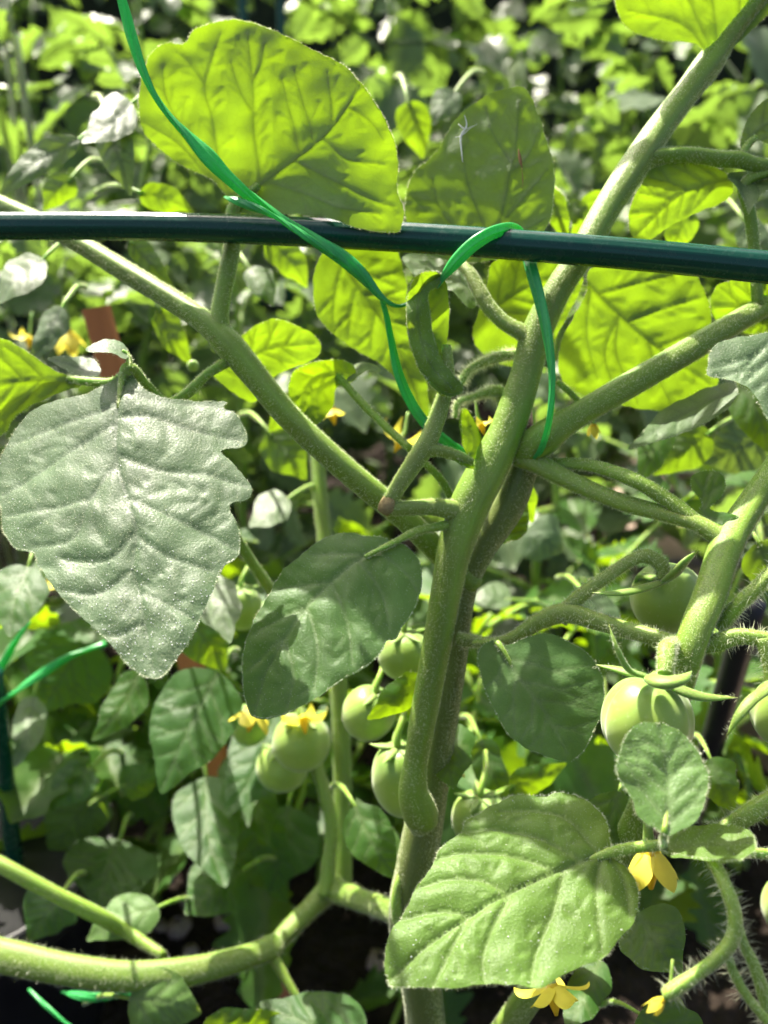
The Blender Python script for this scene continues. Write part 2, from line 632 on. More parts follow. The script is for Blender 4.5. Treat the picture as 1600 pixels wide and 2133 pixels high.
def auto_veins(mid, poly, n=5, ang=52, seed=0):
    rs = random.Random(seed)
    m = resample(catmull(mid, 6), 4.0)
    N = len(m)
    out = []
    for k in range(n):
        for s in (-1, 1):
            t = 0.06 + 0.78 * (k + (0.15 if s > 0 else 0.45) + rs.uniform(-.1, .1)) / n
            i = min(N - 2, int(t * N))
            tg = m[i + 1] - m[max(0, i - 1)]
            a = math.atan2(tg[1], tg[0]) + s * R(ang + rs.uniform(-6, 6))
            fa = math.atan2(m[-1][1] - m[i][1], m[-1][0] - m[i][0])
            q = [m[i].copy()]
            for _ in range(200):
                a -= s * R(1.1)
                nx = q[-1] + 6.0 * np.array([math.cos(a), math.sin(a)])
                if not inside(nx[None], poly)[0]:
                    break
                q.append(nx)
            if len(q) > 4:
                q = q[:max(4, int(len(q) * 0.93))]
                out.append(np.array(q))
                if len(q) > 10:      # a fork
                    j = len(q) // 2
                    b2 = [q[j].copy()]
                    a2 = math.atan2(q[j][1] - q[j - 1][1], q[j][0] - q[j - 1][0]) + s * R(34)
                    for _ in range(60):
                        nx = b2[-1] + 6.0 * np.array([math.cos(a2), math.sin(a2)])
                        if not inside(nx[None], poly)[0]: break
                        b2.append(nx)
                    if len(b2) > 4: out.append(np.array(b2[:int(len(b2) * 0.85) + 1]))
    return out


def leaf(outline, mid, ctrl, parent, veins=None, mat='leaf', up='cam', sp=0.0010, bulge=0.0022, name='leaf', fringe=2.0,
         flen=0.0008, nv=5, ang=52, seed=None, wav=0.0015, mid_w=1.0, label=None, fuzz=0, tooth=0.55, sparkles=0):
    seed = seed if seed is not None else random.randint(0, 9999)
    ol0 = catmull(outline, 6, True)
    f = tps(ctrl)
    dm = float(np.mean([c[2] for c in ctrl]))
    k = dm / FPX                     # metres per pixel
    s = sp / k
    ol = resample(ol0, s * 0.9, True)
    area = 0.5 * np.sum(ol[:, 0] * np.roll(ol[:, 1], -1) - np.roll(ol[:, 0], -1) * ol[:, 1])
    if area < 0: ol = ol[::-1]
    tg = np.roll(ol, -1, 0) - np.roll(ol, 1, 0)
    nrm2 = np.stack([tg[:, 1], -tg[:, 0]], 1)
    nrm2 /= np.linalg.norm(nrm2, axis=1)[:, None] + 1e-9
    ol = ol + nrm2 * ((nz(ol * k, 260, seed) * 0.9 + nz(ol * k, 900, seed) * 0.5) * tooth * 0.0009 / k)[:, None]
    poly = ol
    mid_c = resample(catmull(mid, 8), s)
    vl = [resample(catmull(v, 6), s) for v in veins] if veins else [resample(v, s) for v in auto_veins(mid, poly, nv, ang, seed)]
    lines = [(mid_c, 1.0)] + [(v, 0.55) for v in vl]
    twigs = []
    if sp < 0.0013:
        rs_ = random.Random(seed)
        for v in [mid_c] + vl:
            step = max(2, int(0.0055 / sp))
            for j in range(step, len(v) - 1, step):
                sd = rs_.choice((-1, 1))
                a_ = math.atan2(v[j + 1][1] - v[j][1], v[j + 1][0] - v[j][0]) + sd * R(rs_.uniform(42, 68))
                q_ = [v[j]]
                for _ in range(rs_.randint(5, 13)):
                    a_ += R(rs_.uniform(-9, 9)) - sd * R(2)
                    nx_ = q_[-1] + s * 0.8 * np.array([math.cos(a_), math.sin(a_)])
                    if not inside(nx_[None], poly)[0]:
                        break
                    q_.append(nx_)
                if len(q_) > 3:
                    twigs.append(np.array(q_))
    # points
    x0, y0 = ol.min(0); x1, y1 = ol.max(0)
    gx = np.arange(x0, x1, s)
    gy = np.arange(y0, y1, s * 0.866)
    g = np.array([(x + (0.5 * s if j % 2 else 0), y) for j, y in enumerate(gy) for x in gx])
    g = g + rng.uniform(-.12, .12, g.shape) * s
    g = g[inside(g, poly)]
    vp = np.vstack([l for l, _ in lines])
    vp = vp[inside(vp, poly)]
    if len(vp):
        keep = []                    # thin out vein points that nearly coincide
        seen = set()
        for q in vp:
            key = (int(q[0] / (s * 0.6)), int(q[1] / (s * 0.6)))
            if key not in seen:
                seen.add(key); keep.append(q)
        vp = np.array(keep)
        dv = np.min(np.linalg.norm(g[:, None] - vp[None], axis=2), axis=1) if len(g) * len(vp) < 2e7 else np.full(len(g), 9e9)
        g = g[dv > 0.55 * s]
        do, _ = seg_dist(vp, np.vstack([ol, ol[:1]]))
        vp = vp[do > 0.5 * s]
    do, _ = seg_dist(g, np.vstack([ol, ol[:1]]))
    g = g[do > 0.55 * s]
    allp = np.vstack([ol, vp, g])
    n = len(ol)
    v2, e2, f2, *_ = delaunay_2d_cdt([Vector(q) for q in allp], [(i, (i + 1) % n) for i in range(n)], [], 1, 1e-5)
    q = np.array([(a.x, a.y) for a in v2])
    # relief from the veins
    best = np.full(len(q), 1e9)
    vein = np.zeros(len(q))
    for l, w in lines:
        dd, fr = seg_dist(q, l)
        dd = dd * k
        best = np.minimum(best, dd + (1 - w) * 0.0006)
        ww = (0.0011 * mid_w if w == 1.0 else 0.00085) * (1.15 - 0.7 * fr)
        vein = np.maximum(vein, np.exp(-(dd / ww) ** 2) * (1.0 if w == 1 else 0.85) * (1.0 - 0.3 * fr))
    for l in twigs:
        lo_, hi_ = l.min(0) - 8, l.max(0) + 8
        sel = np.where((q[:, 0] > lo_[0]) & (q[:, 0] < hi_[0]) & (q[:, 1] > lo_[1]) & (q[:, 1] < hi_[1]))[0]
        if len(sel):
            dd, fr = seg_dist(q[sel], l)
            dd = dd * k
            vein[sel] = np.maximum(vein[sel], 0.5 * np.exp(-(dd / 0.00055) ** 2) * (1 - 0.5 * fr))
            best[sel] = np.minimum(best[sel], dd + 0.0016)
    edge, _ = seg_dist(q, np.vstack([ol, ol[:1]]))
    edge = edge * k
    h = bulge * (0.42 * (1 - np.exp(-best / 0.0014)) + 0.58 * (1 - np.exp(-best / 0.008))) * (1 - 0.5 * np.exp(-edge / 0.003))
    h = h + wav * nz(q * k, 38, seed + 3) + 0.0009 * nz(q * k, 120, seed + 5)
    d = f(q[:, 0], q[:, 1])
    p3 = P(q[:, 0], q[:, 1], d)
    cen = p3.mean(0)
    uu, ss, vt = np.linalg.svd(p3 - cen, full_matrices=False)
    nn = vt[2]
    tocam = CAM - cen
    if (nn @ tocam > 0) != (up == 'cam'): nn = -nn
    p3 = p3 + h[:, None] * nn
    F = []
    for fc in f2:
        a, b, c = p3[fc[0]], p3[fc[1]], p3[fc[2]]
        F.append(tuple(fc))
    fn = np.zeros(3)
    for fc in F[:400]:
        fn += np.cross(p3[fc[1]] - p3[fc[0]], p3[fc[2]] - p3[fc[0]])
    if fn @ nn < 0:
        F = [fc[::-1] for fc in F]
    luv = np.stack([q[:, 0] * k, q[:, 1] * k, np.full(len(q), seed * 0.01)], 1)
    o = mesh_obj(name, p3, F, M[mat], parent, attrs={'vein': vein, 'luv': luv})
    if label: o['label'] = label
    roots, dirs, lens = [], [], []
    if fringe:
        pe = np.vstack([ol, ol[:1]])
        Lm = np.linalg.norm(np.diff(pe, axis=0), axis=1) * k * 1000
        m = int(Lm.sum() * fringe)
        i = rng.choice(n, m, p=Lm / Lm.sum())
        fr = rng.random(m)[:, None]
        q0 = pe[i] * (1 - fr) + pe[i + 1] * fr
        nn2 = nrm2[i]
        a3 = P(q0[:, 0], q0[:, 1], f(q0[:, 0], q0[:, 1]))
        q1 = q0 + nn2 * 3
        b3 = P(q1[:, 0], q1[:, 1], f(q1[:, 0], q1[:, 1]))
        dr = b3 - a3
        dr /= np.linalg.norm(dr, axis=1)[:, None]
        hv = bulge * 0.4
        roots.append(a3 + nn * hv - dr * 0.0004); dirs.append(dr + rng.normal(size=(m, 3)) * 0.45)
        lens.append(flen * rng.uniform(0.5, 1.3, m) + 0.0004)
    if fuzz:
        tri = np.array(F)
        A = p3[tri[:, 0]]; Bp = p3[tri[:, 1]]; C = p3[tri[:, 2]]
        nrmf = np.cross(Bp - A, C - A)
        ar = np.linalg.norm(nrmf, axis=1)
        m = int(ar.sum() * 0.5e6 * fuzz)
        i = rng.choice(len(tri), m, p=ar / ar.sum())
        u = rng.random((m, 2)); fl = u.sum(1) > 1; u[fl] = 1 - u[fl]
        pt = A[i] + (Bp[i] - A[i]) * u[:, :1] + (C[i] - A[i]) * u[:, 1:]
        roots.append(pt); dirs.append(nrmf[i] / ar[i][:, None] + rng.normal(size=(m, 3)) * 0.5)
        lens.append(rng.uniform(0.0002, 0.0006, m))
    if sparkles:                     # white specks for gland heads, their sparkle put into the colour
        tri = np.array(F)
        cy = q[tri[:, 0]][:, 1]
        lo, hi = q[:, 1].min(), q[:, 1].max()
        wgt = np.clip((cy - lo) / (hi - lo), 0, 1) ** 3 * np.exp(-((cy - lo) / (hi - lo) - .78) ** 2 / .05) + .02
        i = rng.choice(len(tri), sparkles, p=wgt / wgt.sum())
        c0 = p3[tri[i]].mean(1) + nn * 0.0002 + rng.normal(size=(sparkles, 3)) * 0.0002
        rad = rng.uniform(.00008, .00024, sparkles)[:, None]
        ax = np.array([(1, 0, 0), (-1, 0, 0), (0, 1, 0), (0, -1, 0), (0, 0, 1), (0, 0, -1)], float)
        VV = (c0[:, None] + ax[None] * rad[:, :, None]).reshape(-1, 3)
        FF = [tuple(6 * j + a for a in t) for j in range(sparkles) for t in ((0, 2, 4), (2, 1, 4), (1, 3, 4), (3, 0, 4), (2, 0, 5), (1, 2, 5), (3, 1, 5), (0, 3, 5))]
        so = mesh_obj('specks', VV, FF, M['speck'], o)
        so['kind'] = 'stuff'
    if roots:
        add_hairs(o, np.vstack(roots), np.vstack(dirs), np.concatenate(lens), 0.00004)
    return o


def qleaf(x0, y0, x1, y1, w, d0, d1, parent, side=0.0, lobes=0.0, **kw):
    """ovate leaflet from base (x0,y0) to tip (x1,y1), w pixels wide; side: depth difference left/right of the midrib"""
    a = np.array([x0, y0], float); b = np.array([x1, y1], float)
    tilt = kw.pop('tilt', None)
    if tilt is not None:             # depth falls (or rises) down the picture: upper or lower face to the sun
        kk = d0 / FPX
        d1 = d0 - tilt * (y1 - y0) * kk
        side = -tilt * ((x1 - x0) / math.hypot(x1 - x0, y1 - y0)) * w * .5 * kk + side * .5
    L = np.linalg.norm(b - a); t = (b - a) / L; n = np.array([-t[1], t[0]])
    rs = random.Random(int(x0 * 7 + y0 * 13 + x1))
    bend = rs.uniform(-.08, .08) * L
    out = []
    prof = [(0.0, .05), (.03, .40), (.12, .80), (.27, 1.0), (.45, .97), (.62, .78), (.78, .5), (.90, .24), (1.0, .0)]
    for u, wd in prof[:-1]:
        out.append(a + t * L * u + n * (wd * w * .5 * (1 + rs.uniform(-.1, .1) + lobes * math.sin(u * 22)) + bend * math.sin(u * 3.14)))
    out.append(b)
    for u, wd in reversed(prof[:-1]):
        out.append(a + t * L * u - n * (wd * w * .5 * (1 + rs.uniform(-.1, .1) + lobes * math.sin(u * 20 + 1)) - bend * math.sin(u * 3.14)))
    mid = [a + t * L * u + n * bend * math.sin(u * 3.14) for u in (0, .25, .5, .75, .97)]
    ctrl = [(*a, d0), (*b, d1), (*(a + t * L * .5), .5 * (d0 + d1) - 0.004),
            (*(a + t * L * .4 + n * w * .5), .6 * d0 + .4 * d1 + side), (*(a + t * L * .4 - n * w * .5), .6 * d0 + .4 * d1 - side)]
    kw.setdefault('sp', 0.0018); kw.setdefault('fringe', 0.6); kw.setdefault('nv', 4)
    return leaf(out, mid, ctrl, parent, **kw)


# ================================================================== the setting
def sheet(name, x0, x1, y0, y1, z, nx, ny, amp, mat, kind='structure', sc=9.0):
    xs = np.linspace(x0, x1, nx); ys = np.linspace(y0, y1, ny)
    V = [(x, y, z + amp * (noise.noise(Vector((x * sc, y * sc, 1))) + 0.5 * noise.noise(Vector((x * sc * 3, y * sc * 3, 5)))))
         for y in ys for x in xs]
    F = [(j * nx + i, j * nx + i + 1, (j + 1) * nx + i + 1, (j + 1) * nx + i) for j in range(ny - 1) for i in range(nx - 1)]
    o = mesh_obj(name, V, F, mat)
    o['kind'] = kind
    return o


sheet('ground', -60, 60, -40, 80, -0.03, 60, 60, 0.01, M['soil'], sc=0.6)
sheet('garden_bed', -2.6, 0.40, -0.8, 3.4, 0.0, 150, 200, 0.018, M['soil'])


def box_bm(x0, x1, y0, y1, z0, z1, jit=0.0, rs=random):
    V = []
    for z in (z0, z1):
        e = 0.012 if z == z1 else 0
        for x, y in ((x0 + e, y0 + e), (x1 - e, y0 + e), (x1 - e, y1 - e), (x0 + e, y1 - e)):
            V.append((x + rs.uniform(-jit, jit), y + rs.uniform(-jit, jit), z + rs.uniform(-jit, jit) * .5))
    F = [(0, 1, 2, 3)[::-1], (4, 5, 6, 7), (0, 1, 5, 4), (1, 2, 6, 5), (2, 3, 7, 6), (3, 0, 4, 7)]
    return V, F


path = sheet('path', 0.40, 1.30, -0.8, 3.4, -0.012, 30, 100, 0.004, M['soil'])
rs = random.Random(3)
yy = 0.2
while yy < 3.2:
    ln = rs.uniform(.26, .34)
    xx = 0.44
    for k in range(3):
        w = rs.uniform(.24, .28)
        V, F = box_bm(xx, xx + w - .012, yy, yy + ln - .012, -0.03, 0.022 + rs.uniform(-.002, .002), .003, rs)
        mesh_obj('paving_slab', V, F, M['path'], path, smooth=False)
        xx += w
    yy += ln
# stones lying on the soil
for i in range(46):
    x, y = rs.uniform(-.55, .3), rs.uniform(.40, 1.0)
    if i < 8:
        x, y = rs.uniform(-.22, -.08), rs.uniform(.52, .66)
    r = rs.uniform(.006, .013)
    V, F = [], []
    nu, nvv = 9, 6
    for j in range(nvv):
        ph = math.pi * (j + .5) / nvv
        for k in range(nu):
            th = 2 * math.pi * k / nu
            q = Vector((math.sin(ph) * math.cos(th), math.sin(ph) * math.sin(th), math.cos(ph) * .65))
            q *= r * (1 + .35 * noise.noise(q * 1.7 + Vector((i * 3.1, 0, 0))))
            V.append((x + q.x, y + q.y, .012 + q.z + r * .3))
    for j in range(nvv - 1):
        for k in range(nu):
            F.append((j * nu + k, j * nu + (k + 1) % nu, (j + 1) * nu + (k + 1) % nu, (j + 1) * nu + k))
    F.append(tuple(range(nu))); F.append(tuple(reversed(range((nvv - 1) * nu, nvv * nu))))
    o = mesh_obj('pebble', V, F, M['stone'])
    tag(o, 'small brown pebble lying on the dark soil under the plants', 'pebble', 'pebbles scattered on the soil')

# ================================================================== background plants
def leaflet_template(seed, n_pts=9.0, lobed=True):
    """unit leaflet: base at origin, tip at +Y 1; returns verts, faces, vein, luv"""
    r_ = random.Random(seed)
    half = []
    wmax = r_.uniform(.29, .40)
    for u in np.linspace(0.0, 1.0, 12):
        w = wmax * (math.sin(math.pi * min(1, u ** .72)) ** .75 if 0 < u < 1 else 0)
        half.append((w, u))
    L, Rr = [], []
    for i, (w, u) in enumerate(half):
        tl = (0.09 if i % 2 else -0.06) * (1 if lobed else .2) * w / wmax
        L.append((-(w + tl * r_.uniform(.5, 1.3)) if 0 < i < 11 else 0, u + (r_.uniform(-.02, .02) if 0 < i < 11 else 0)))
        Rr.append(((w + tl * r_.uniform(.5, 1.3)) if 0 < i < 11 else 0, u + (r_.uniform(-.02, .02) if 0 < i < 11 else 0)))
    outline = Rr + L[-2:0:-1]
    ol = catmull(outline, 3, True)
    s = 1.0 / n_pts
    g = np.array([(x + (.5 * s if j % 2 else 0), y) for j, y in enumerate(np.arange(0.05, 1, s * .866)) for x in np.arange(-.5, .5, s)])
    g = g[inside(g, ol)]
    mid = np.array([(0, t) for t in np.linspace(.03, .95, int(n_pts * 1.4))])
    vl = []
    for k in range(4):
        for sd in (-1, 1):
            t = .1 + .19 * k + (.05 if sd > 0 else 0)
            q = [(0, t)]; a = R(48)
            for _ in range(14):
                a += R(2.2)
                nx = (q[-1][0] + sd * .045 * math.cos(a), q[-1][1] + .045 * math.sin(a))
                if not inside(np.array([nx]), ol)[0]: break
                q.append(nx)
            if len(q) > 2: vl.append(np.array(q))
    do, _ = seg_dist(g, np.vstack([ol, ol[:1]])); g = g[do > .4 * s]
    dm, _ = seg_dist(g, mid); g = g[dm > .4 * s]
    mi = mid[inside(mid, ol)]
    allp = np.vstack([ol, mi, g])
    n = len(ol)
    v2, e2, f2, *_ = delaunay_2d_cdt([Vector(q) for q in allp], [(i, (i + 1) % n) for i in range(n)], [], 1, 1e-6)
    q = np.array([(a.x, a.y) for a in v2])
    dm, _ = seg_dist(q, mid)
    best = dm.copy(); vein = np.exp(-(dm / .022) ** 2)
    for v in vl:
        dd, _ = seg_dist(q, v)
        best = np.minimum(best, dd); vein = np.maximum(vein, .6 * np.exp(-(dd / .018) ** 2))
    fold = r_.uniform(.0, .55); droop = r_.uniform(.05, .55); tw = r_.uniform(-.5, .5)
    z = fold * np.abs(q[:, 0]) + tw * q[:, 0] * q[:, 1] - droop * q[:, 1] ** 2 * .6 + .05 * (1 - np.exp(-best / .06))
    z = z + .05 * nz(q, 4.0, seed * 1.3)
    p3 = np.stack([q[:, 0], q[:, 1] * (1 - .12 * droop), z], 1)
    F = [tuple(f) for f in f2]
    a, b, c = p3[F[0][0]], p3[F[0][1]], p3[F[0][2]]
    if np.cross(b - a, c - a)[2] < 0: F = [f[::-1] for f in F]
    luv = np.stack([q[:, 0] * .055, q[:, 1] * .055, np.full(len(q), seed * .37)], 1)
    return p3, F, vein, luv


M['straw'] = stem_material('pale_stalk', (0.33, 0.36, 0.20), (0.24, 0.27, 0.14), .3)
TPL = [leaflet_template(s) for s in range(10)]
LMESH = {}


def leaflet_mesh(i, mat):
    key = (i, mat)
    if key not in LMESH:
        p3, F, vein, luv = TPL[i]
        o = mesh_obj('leaflet', p3, F, M[mat], attrs={'vein': vein, 'luv': luv})
        LMESH[key] = o.data
        bpy.data.objects.remove(o)
    return LMESH[key]


def rachis_shape(r_, n_pairs):
    """local compound leaf along +Y: list of rachis points and leaflet transforms (unit leaf length)"""
    sag = r_.uniform(.15, .6); sw = r_.uniform(-.15, .15)
    pts = [np.array([sw * t * t, t, .28 * t - sag * t * t]) for t in np.linspace(0, .72, 9)]
    lf = []
    for k in range(n_pairs):
        t = .26 + .44 * k / max(1, n_pairs - .4)
        for s in (-1, 1):
            tt = t + r_.uniform(-.03, .03)
            i = min(8, int(tt / .09))
            size = r_.uniform(.24, .38) * (1 if k else .8)
            lf.append((pts[i], s * R(r_.uniform(48, 80)), R(r_.uniform(-45, 15)), R(r_.uniform(-35, 35)), size))
        if r_.random() < .6:
            lf.append((pts[min(8, int((t + .09) / .09))], r_.choice((-1, 1)) * R(r_.uniform(60, 95)), R(r_.uniform(-20, 20)), 0, r_.uniform(.07, .13)))
    lf.append((pts[-1], R(r_.uniform(-15, 15)), R(r_.uniform(-60, -10)), R(r_.uniform(-25, 25)), r_.uniform(.36, .46)))
    return np.array(pts), lf


def leaf_matrix(base, az, el, roll, size):
    return Matrix.Translation(Vector(base)) @ Matrix.Rotation(-az, 4, 'Z') @ Matrix.Rotation(el, 4, 'X') @ Matrix.Rotation(roll, 4, 'Y') @ Matrix.Scale(size, 4)


# joined compound leaves for the farther plants
FAR = []
for s in range(8):
    r_ = random.Random(100 + s)
    pts, lf = rachis_shape(r_, 3)
    V, F, luv = tube(pts, np.linspace(.016, .008, len(pts)), 5)
    VV, FF, LU, VE = [V], list(F), [luv], [np.ones(len(V)) * .6]
    off = len(V)
    for q in lf:
        p3, f3, ve, lu = TPL[r_.randrange(10)]
        m = np.array(leaf_matrix(*q))
        VV.append(p3 @ m[:3, :3].T + m[:3, 3]); FF += [tuple(i + off for i in f) for f in f3]
        LU.append(lu); VE.append(ve); off += len(p3)
    o = mesh_obj('leaf', np.vstack(VV), FF, M['leaf_far'], attrs={'vein': np.concatenate(VE), 'luv': np.vstack(LU)})
    FAR.append(o.data)
    bpy.data.objects.remove(o)
NEARR = []
for s in range(6):
    r_ = random.Random(300 + s)
    pts, lf = rachis_shape(r_, 2)
    V, F, luv = tube(pts, np.linspace(.018, .009, len(pts)), 7)
    o = mesh_obj('leaf', V, F, M['stem_bright'], attrs={'luv': luv})
    NEARR.append((o.data, lf))
    bpy.data.objects.remove(o)


def link(name, data, parent, mat4):
    o = bpy.data.objects.new(name, data)
    COL.objects.link(o)
    o.parent = parent
    o.matrix_local = mat4
    return o


def bg_plant(name, x, y, h, lean, nl, seed, label, near=False, group=None, size=(.14, .24), low=.12, mat='leaf_far', rstem=.006):
    r_ = random.Random(seed)
    root = empty(name, (x, y, 0), label, 'tomato plant', group)
    n = 12
    wob = [r_.uniform(-.012, .012) for _ in range(n + 1)]
    pts = np.array([(x + lean[0] * t + wob[int(t * n)], y + lean[1] * t + wob[-1 - int(t * n)], h * t - .01) for t in np.linspace(0, 1, n + 1)])
    pc = catmull(pts, 4)
    V, F, luv = tube(pc, np.linspace(rstem, rstem * .45, len(pc)), 8)
    mesh_obj('stem', V, F, M['stem'], root, attrs={'luv': luv})
    for k in range(nl):
        t = low + (1 - low) * (k + r_.random() * .8) / nl
        i = min(len(pc) - 1, int(t * (len(pc) - 1)))
        az = k * 2.4 + r_.uniform(-.5, .5)
        sz = r_.uniform(*size) * (1 - .35 * max(0, t - .7) / .3)
        m = Matrix.Translation(Vector(pc[i] - np.array([x, y, 0]))) @ Matrix.Rotation(az, 4, 'Z') @ Matrix.Rotation(R(r_.uniform(-18, 45)), 4, 'X') @ Matrix.Rotation(R(r_.uniform(-20, 20)), 4, 'Y') @ Matrix.Scale(sz, 4)
        if near:
            dat, lf = NEARR[r_.randrange(6)]
            lo = link('leaf', dat, root, m)
            for q in lf:
                link('leaflet', leaflet_mesh(r_.randrange(10), mat), lo, leaf_matrix(*q))
        else:
            link('leaf', FAR[r_.randrange(8)], root, m)
    return root


g1 = 'tomato plants in the bed behind the tied plant'
bg_plant('tomato_plant', -.40, .70, .60, (.03, .05), 17, 11, 'low tomato plant behind the large downy leaf and the orange stake', True, g1)
bg_plant('tomato_plant', -.13, .80, .58, (-.02, .03), 17, 12, 'tomato plant seen between the big glowing leaf and the branching stem', True, g1)
bg_plant('tomato_plant', .15, .74, .52, (.02, .05), 16, 13, 'tomato plant right behind the fork of the tied main stem', True, g1)
bg_plant('tomato_plant', .40, .86, .52, (.0, .03), 15, 14, 'tomato plant behind the thick pale stem at the right edge', True, g1)
bg_plant('tomato_plant', -.62, 1.00, .78, (.03, .0), 13, 15, 'tomato plant at the far left behind the curled grey leaves', True, g1)
g0 = 'low tomato shoots under the tied plant'
for i, (x, y, h, lab) in enumerate([
        (-.34, .56, .30, 'low leafy shoot in the shade above the black pot'), (-.20, .60, .34, 'low dark shoot beside the foot of the orange stake'),
        (-.06, .62, .34, 'low dark shoot between the orange stake and the tied stem'), (.06, .58, .32, 'low dark shoot behind the foot of the tied stem'),
        (.18, .60, .36, 'low dark shoot behind the broad puckered leaf'), (.30, .62, .34, 'low dark shoot behind the ribbed tomato'), (-.46, .62, .36, 'low dark shoot at the left edge beside the upright stake')]):
    bg_plant('tomato_plant', x, y, h, (.02 * math.cos(i * 2), -.02), 11, 90 + i, lab, True, g0, (.15, .22), .15, 'leaf_old', .004)
g2 = 'blurred tomato plants in the second row'
for i, (x, y, h, lab) in enumerate([
        (-.78, 1.30, .95, 'blurred tomato plant in the upper left corner behind pale stalks'),
        (-.36, 1.34, .92, 'blurred tomato plant showing above the left half of the big glowing leaf'),
        (.02, 1.32, .95, 'blurred tomato plant in the gap between the two upright backlit leaves'),
        (.36, 1.30, .98, 'blurred tall tomato plant above the stake near the middle top'),
        (.72, 1.40, .92, 'blurred tomato plant behind the upper right petiole'),
        (1.0, 1.25, .8, 'blurred tomato plant at the right picture edge above the grey leaf')]):
    bg_plant('tomato_plant', x, y, h, (.04 * math.sin(i * 3), .03), 32, 40 + i, lab, False, g2, (.20, .31))
for i, (x, y, h, lab) in enumerate([
        (-.30, 1.02, .74, 'pale blurred tomato plant just above the left end of the stake'),
        (-.86, .92, .80, 'pale blurred tomato plant at the left edge behind the curled grey leaves'),
        (.24, 1.04, .70, 'pale blurred tomato plant between the shaded upright leaf and the petiole'),
        (.56, 1.06, .74, 'pale blurred tomato plant right of the thick upper petiole'),
        (-.10, 1.12, .72, 'pale blurred tomato plant behind the big glowing leaf and the tie')]):
    bg_plant('tomato_plant', x, y, h, (.03 * math.cos(i * 2), .0), 24, 140 + i, lab, False, g2, (.13, .22))
g3 = 'blurred tomato plants in the far row'
for i in range(9):
    x = -1.6 + i * .40 + random.uniform(-.08, .08)
    bg_plant('tomato_plant', x, 1.95 + .25 * (i % 2), 1.35 + .15 * math.sin(i * 2.1), (.05, 0), 28, 70 + i,
             'blurred tomato plant in the far row below the hedge', False, g3, (.24, .38))

# tall pale stalks at the far left
r_ = random.Random(21)
st = empty('tall_weed', (-.50, 1.02, 0), 'clump of tall pale upright stalks in the upper left corner', 'weed')
for k in range(13):
    x, y = -.50 + r_.uniform(-.10, .12), 1.0 + r_.uniform(-.06, .06)
    h = r_.uniform(.75, 1.15); lx = r_.uniform(-.05, .05)
    p = np.array([(x + lx * t + .01 * math.sin(t * 5 + k), y, h * t - .01) for t in np.linspace(0, 1, 9)])
    V, F, luv = tube(catmull(p, 3), np.linspace(.0045, .002, 25), 7)
    so = mesh_obj('stalk', V, F, M['straw'], st, attrs={'luv': luv})
    for j in range(4):
        t = .35 + .15 * j + r_.uniform(-.05, .05)
        q = p[min(8, int(t * 8))]
        link('leaf', leaflet_mesh(r_.randrange(10), 'leaf_far'), so, Matrix.Translation(Vector(q - np.array([-.50, 1.02, 0]))) @ Matrix.Rotation(r_.uniform(0, 6.28), 4, 'Z') @ Matrix.Rotation(R(r_.uniform(10, 65)), 4, 'X') @ Matrix.Diagonal((.035, r_.uniform(.07, .13), .07, 1)))

# hedge closing the garden: shaded side towards the camera
hroot = empty('hedge', (0, 3.6, 0), 'dark leafy hedge closing off the garden behind all the plants', 'hedge')
V, F = [], []
nx, nzz = 60, 22
for j in range(nzz):
    for i in range(nx):
        x = -4 + 8 * i / (nx - 1); z = 2.6 * j / (nzz - 1)
        V.append((x, 3.6 + .12 * noise.noise(Vector((x * 2.2, z * 2.2, 0))) + .5 * max(0, j - 18) * .12, z))
for j in range(nzz - 1):
    for i in range(nx - 1):
        F.append((j * nx + i, j * nx + i + 1, (j + 1) * nx + i + 1, (j + 1) * nx + i))
M['hedge_core'] = rough_material('hedge_dark_core', (0.012, 0.018, 0.008), (0.03, 0.04, 0.015), 30, .9)  # near-black sheet: the shade deep in the hedge is its colour
mesh_obj('dark_core', V, F, M['hedge_core'], hroot)
VV, FF, LU, VE = [], [], [], []
off = 0
r_ = random.Random(5)
small = leaflet_template(55, 4.0, False)
for k in range(2600):
    x, z = r_.uniform(-3, 3), r_.uniform(0, 2.7)
    m = np.array(leaf_matrix((x, 3.5 + r_.uniform(-.12, .08), z), r_.uniform(0, 6.28), R(r_.uniform(-60, 60)), R(r_.uniform(-60, 60)), r_.uniform(.05, .1)))
    VV.append(small[0] @ m[:3, :3].T + m[:3, 3]); FF += [tuple(i + off for i in f) for f in small[1]]
    LU.append(small[3]); VE.append(small[2]); off += len(small[0])
o = mesh_obj('foliage', np.vstack(VV), FF, M['leaf_far'], hroot, attrs={'vein': np.concatenate(VE), 'luv': np.vstack(LU)})
o['kind'] = 'stuff'


# ================================================================== stakes
def stake_px(name, pts, width_m, mat, label, cat, sides=18, prof=None, hidden_base=None):
    c = catmull(pts, 10)
    p = P(c[:, 0], c[:, 1], c[:, 2])
    V, F, luv = tube(p, np.full(len(p), width_m / 2), sides, prof)
    o = mesh_obj(name, V, F, M[mat], None, attrs={'luv': luv}, origin=p[-1])
    tag(o, label, cat)
    return o


stake_px('garden_stake', [(-1400, 520, .400), (-800, 495, .378), (-260, 478, .362), (0, 471, .3555), (400, 474, .343), (850, 495, .3265), (1250, 524, .312), (1600, 557, .300), (1900, 588, .290), (2500, 655, .272), (3000, 715, .258)], .0113, 'stake',
         'dark green coated garden stake lying level across the plant', 'stake', 56, lambda th, L: 1 + .022 * np.abs(np.cos(7 * th)) + .006 * np.cos(40 * L))


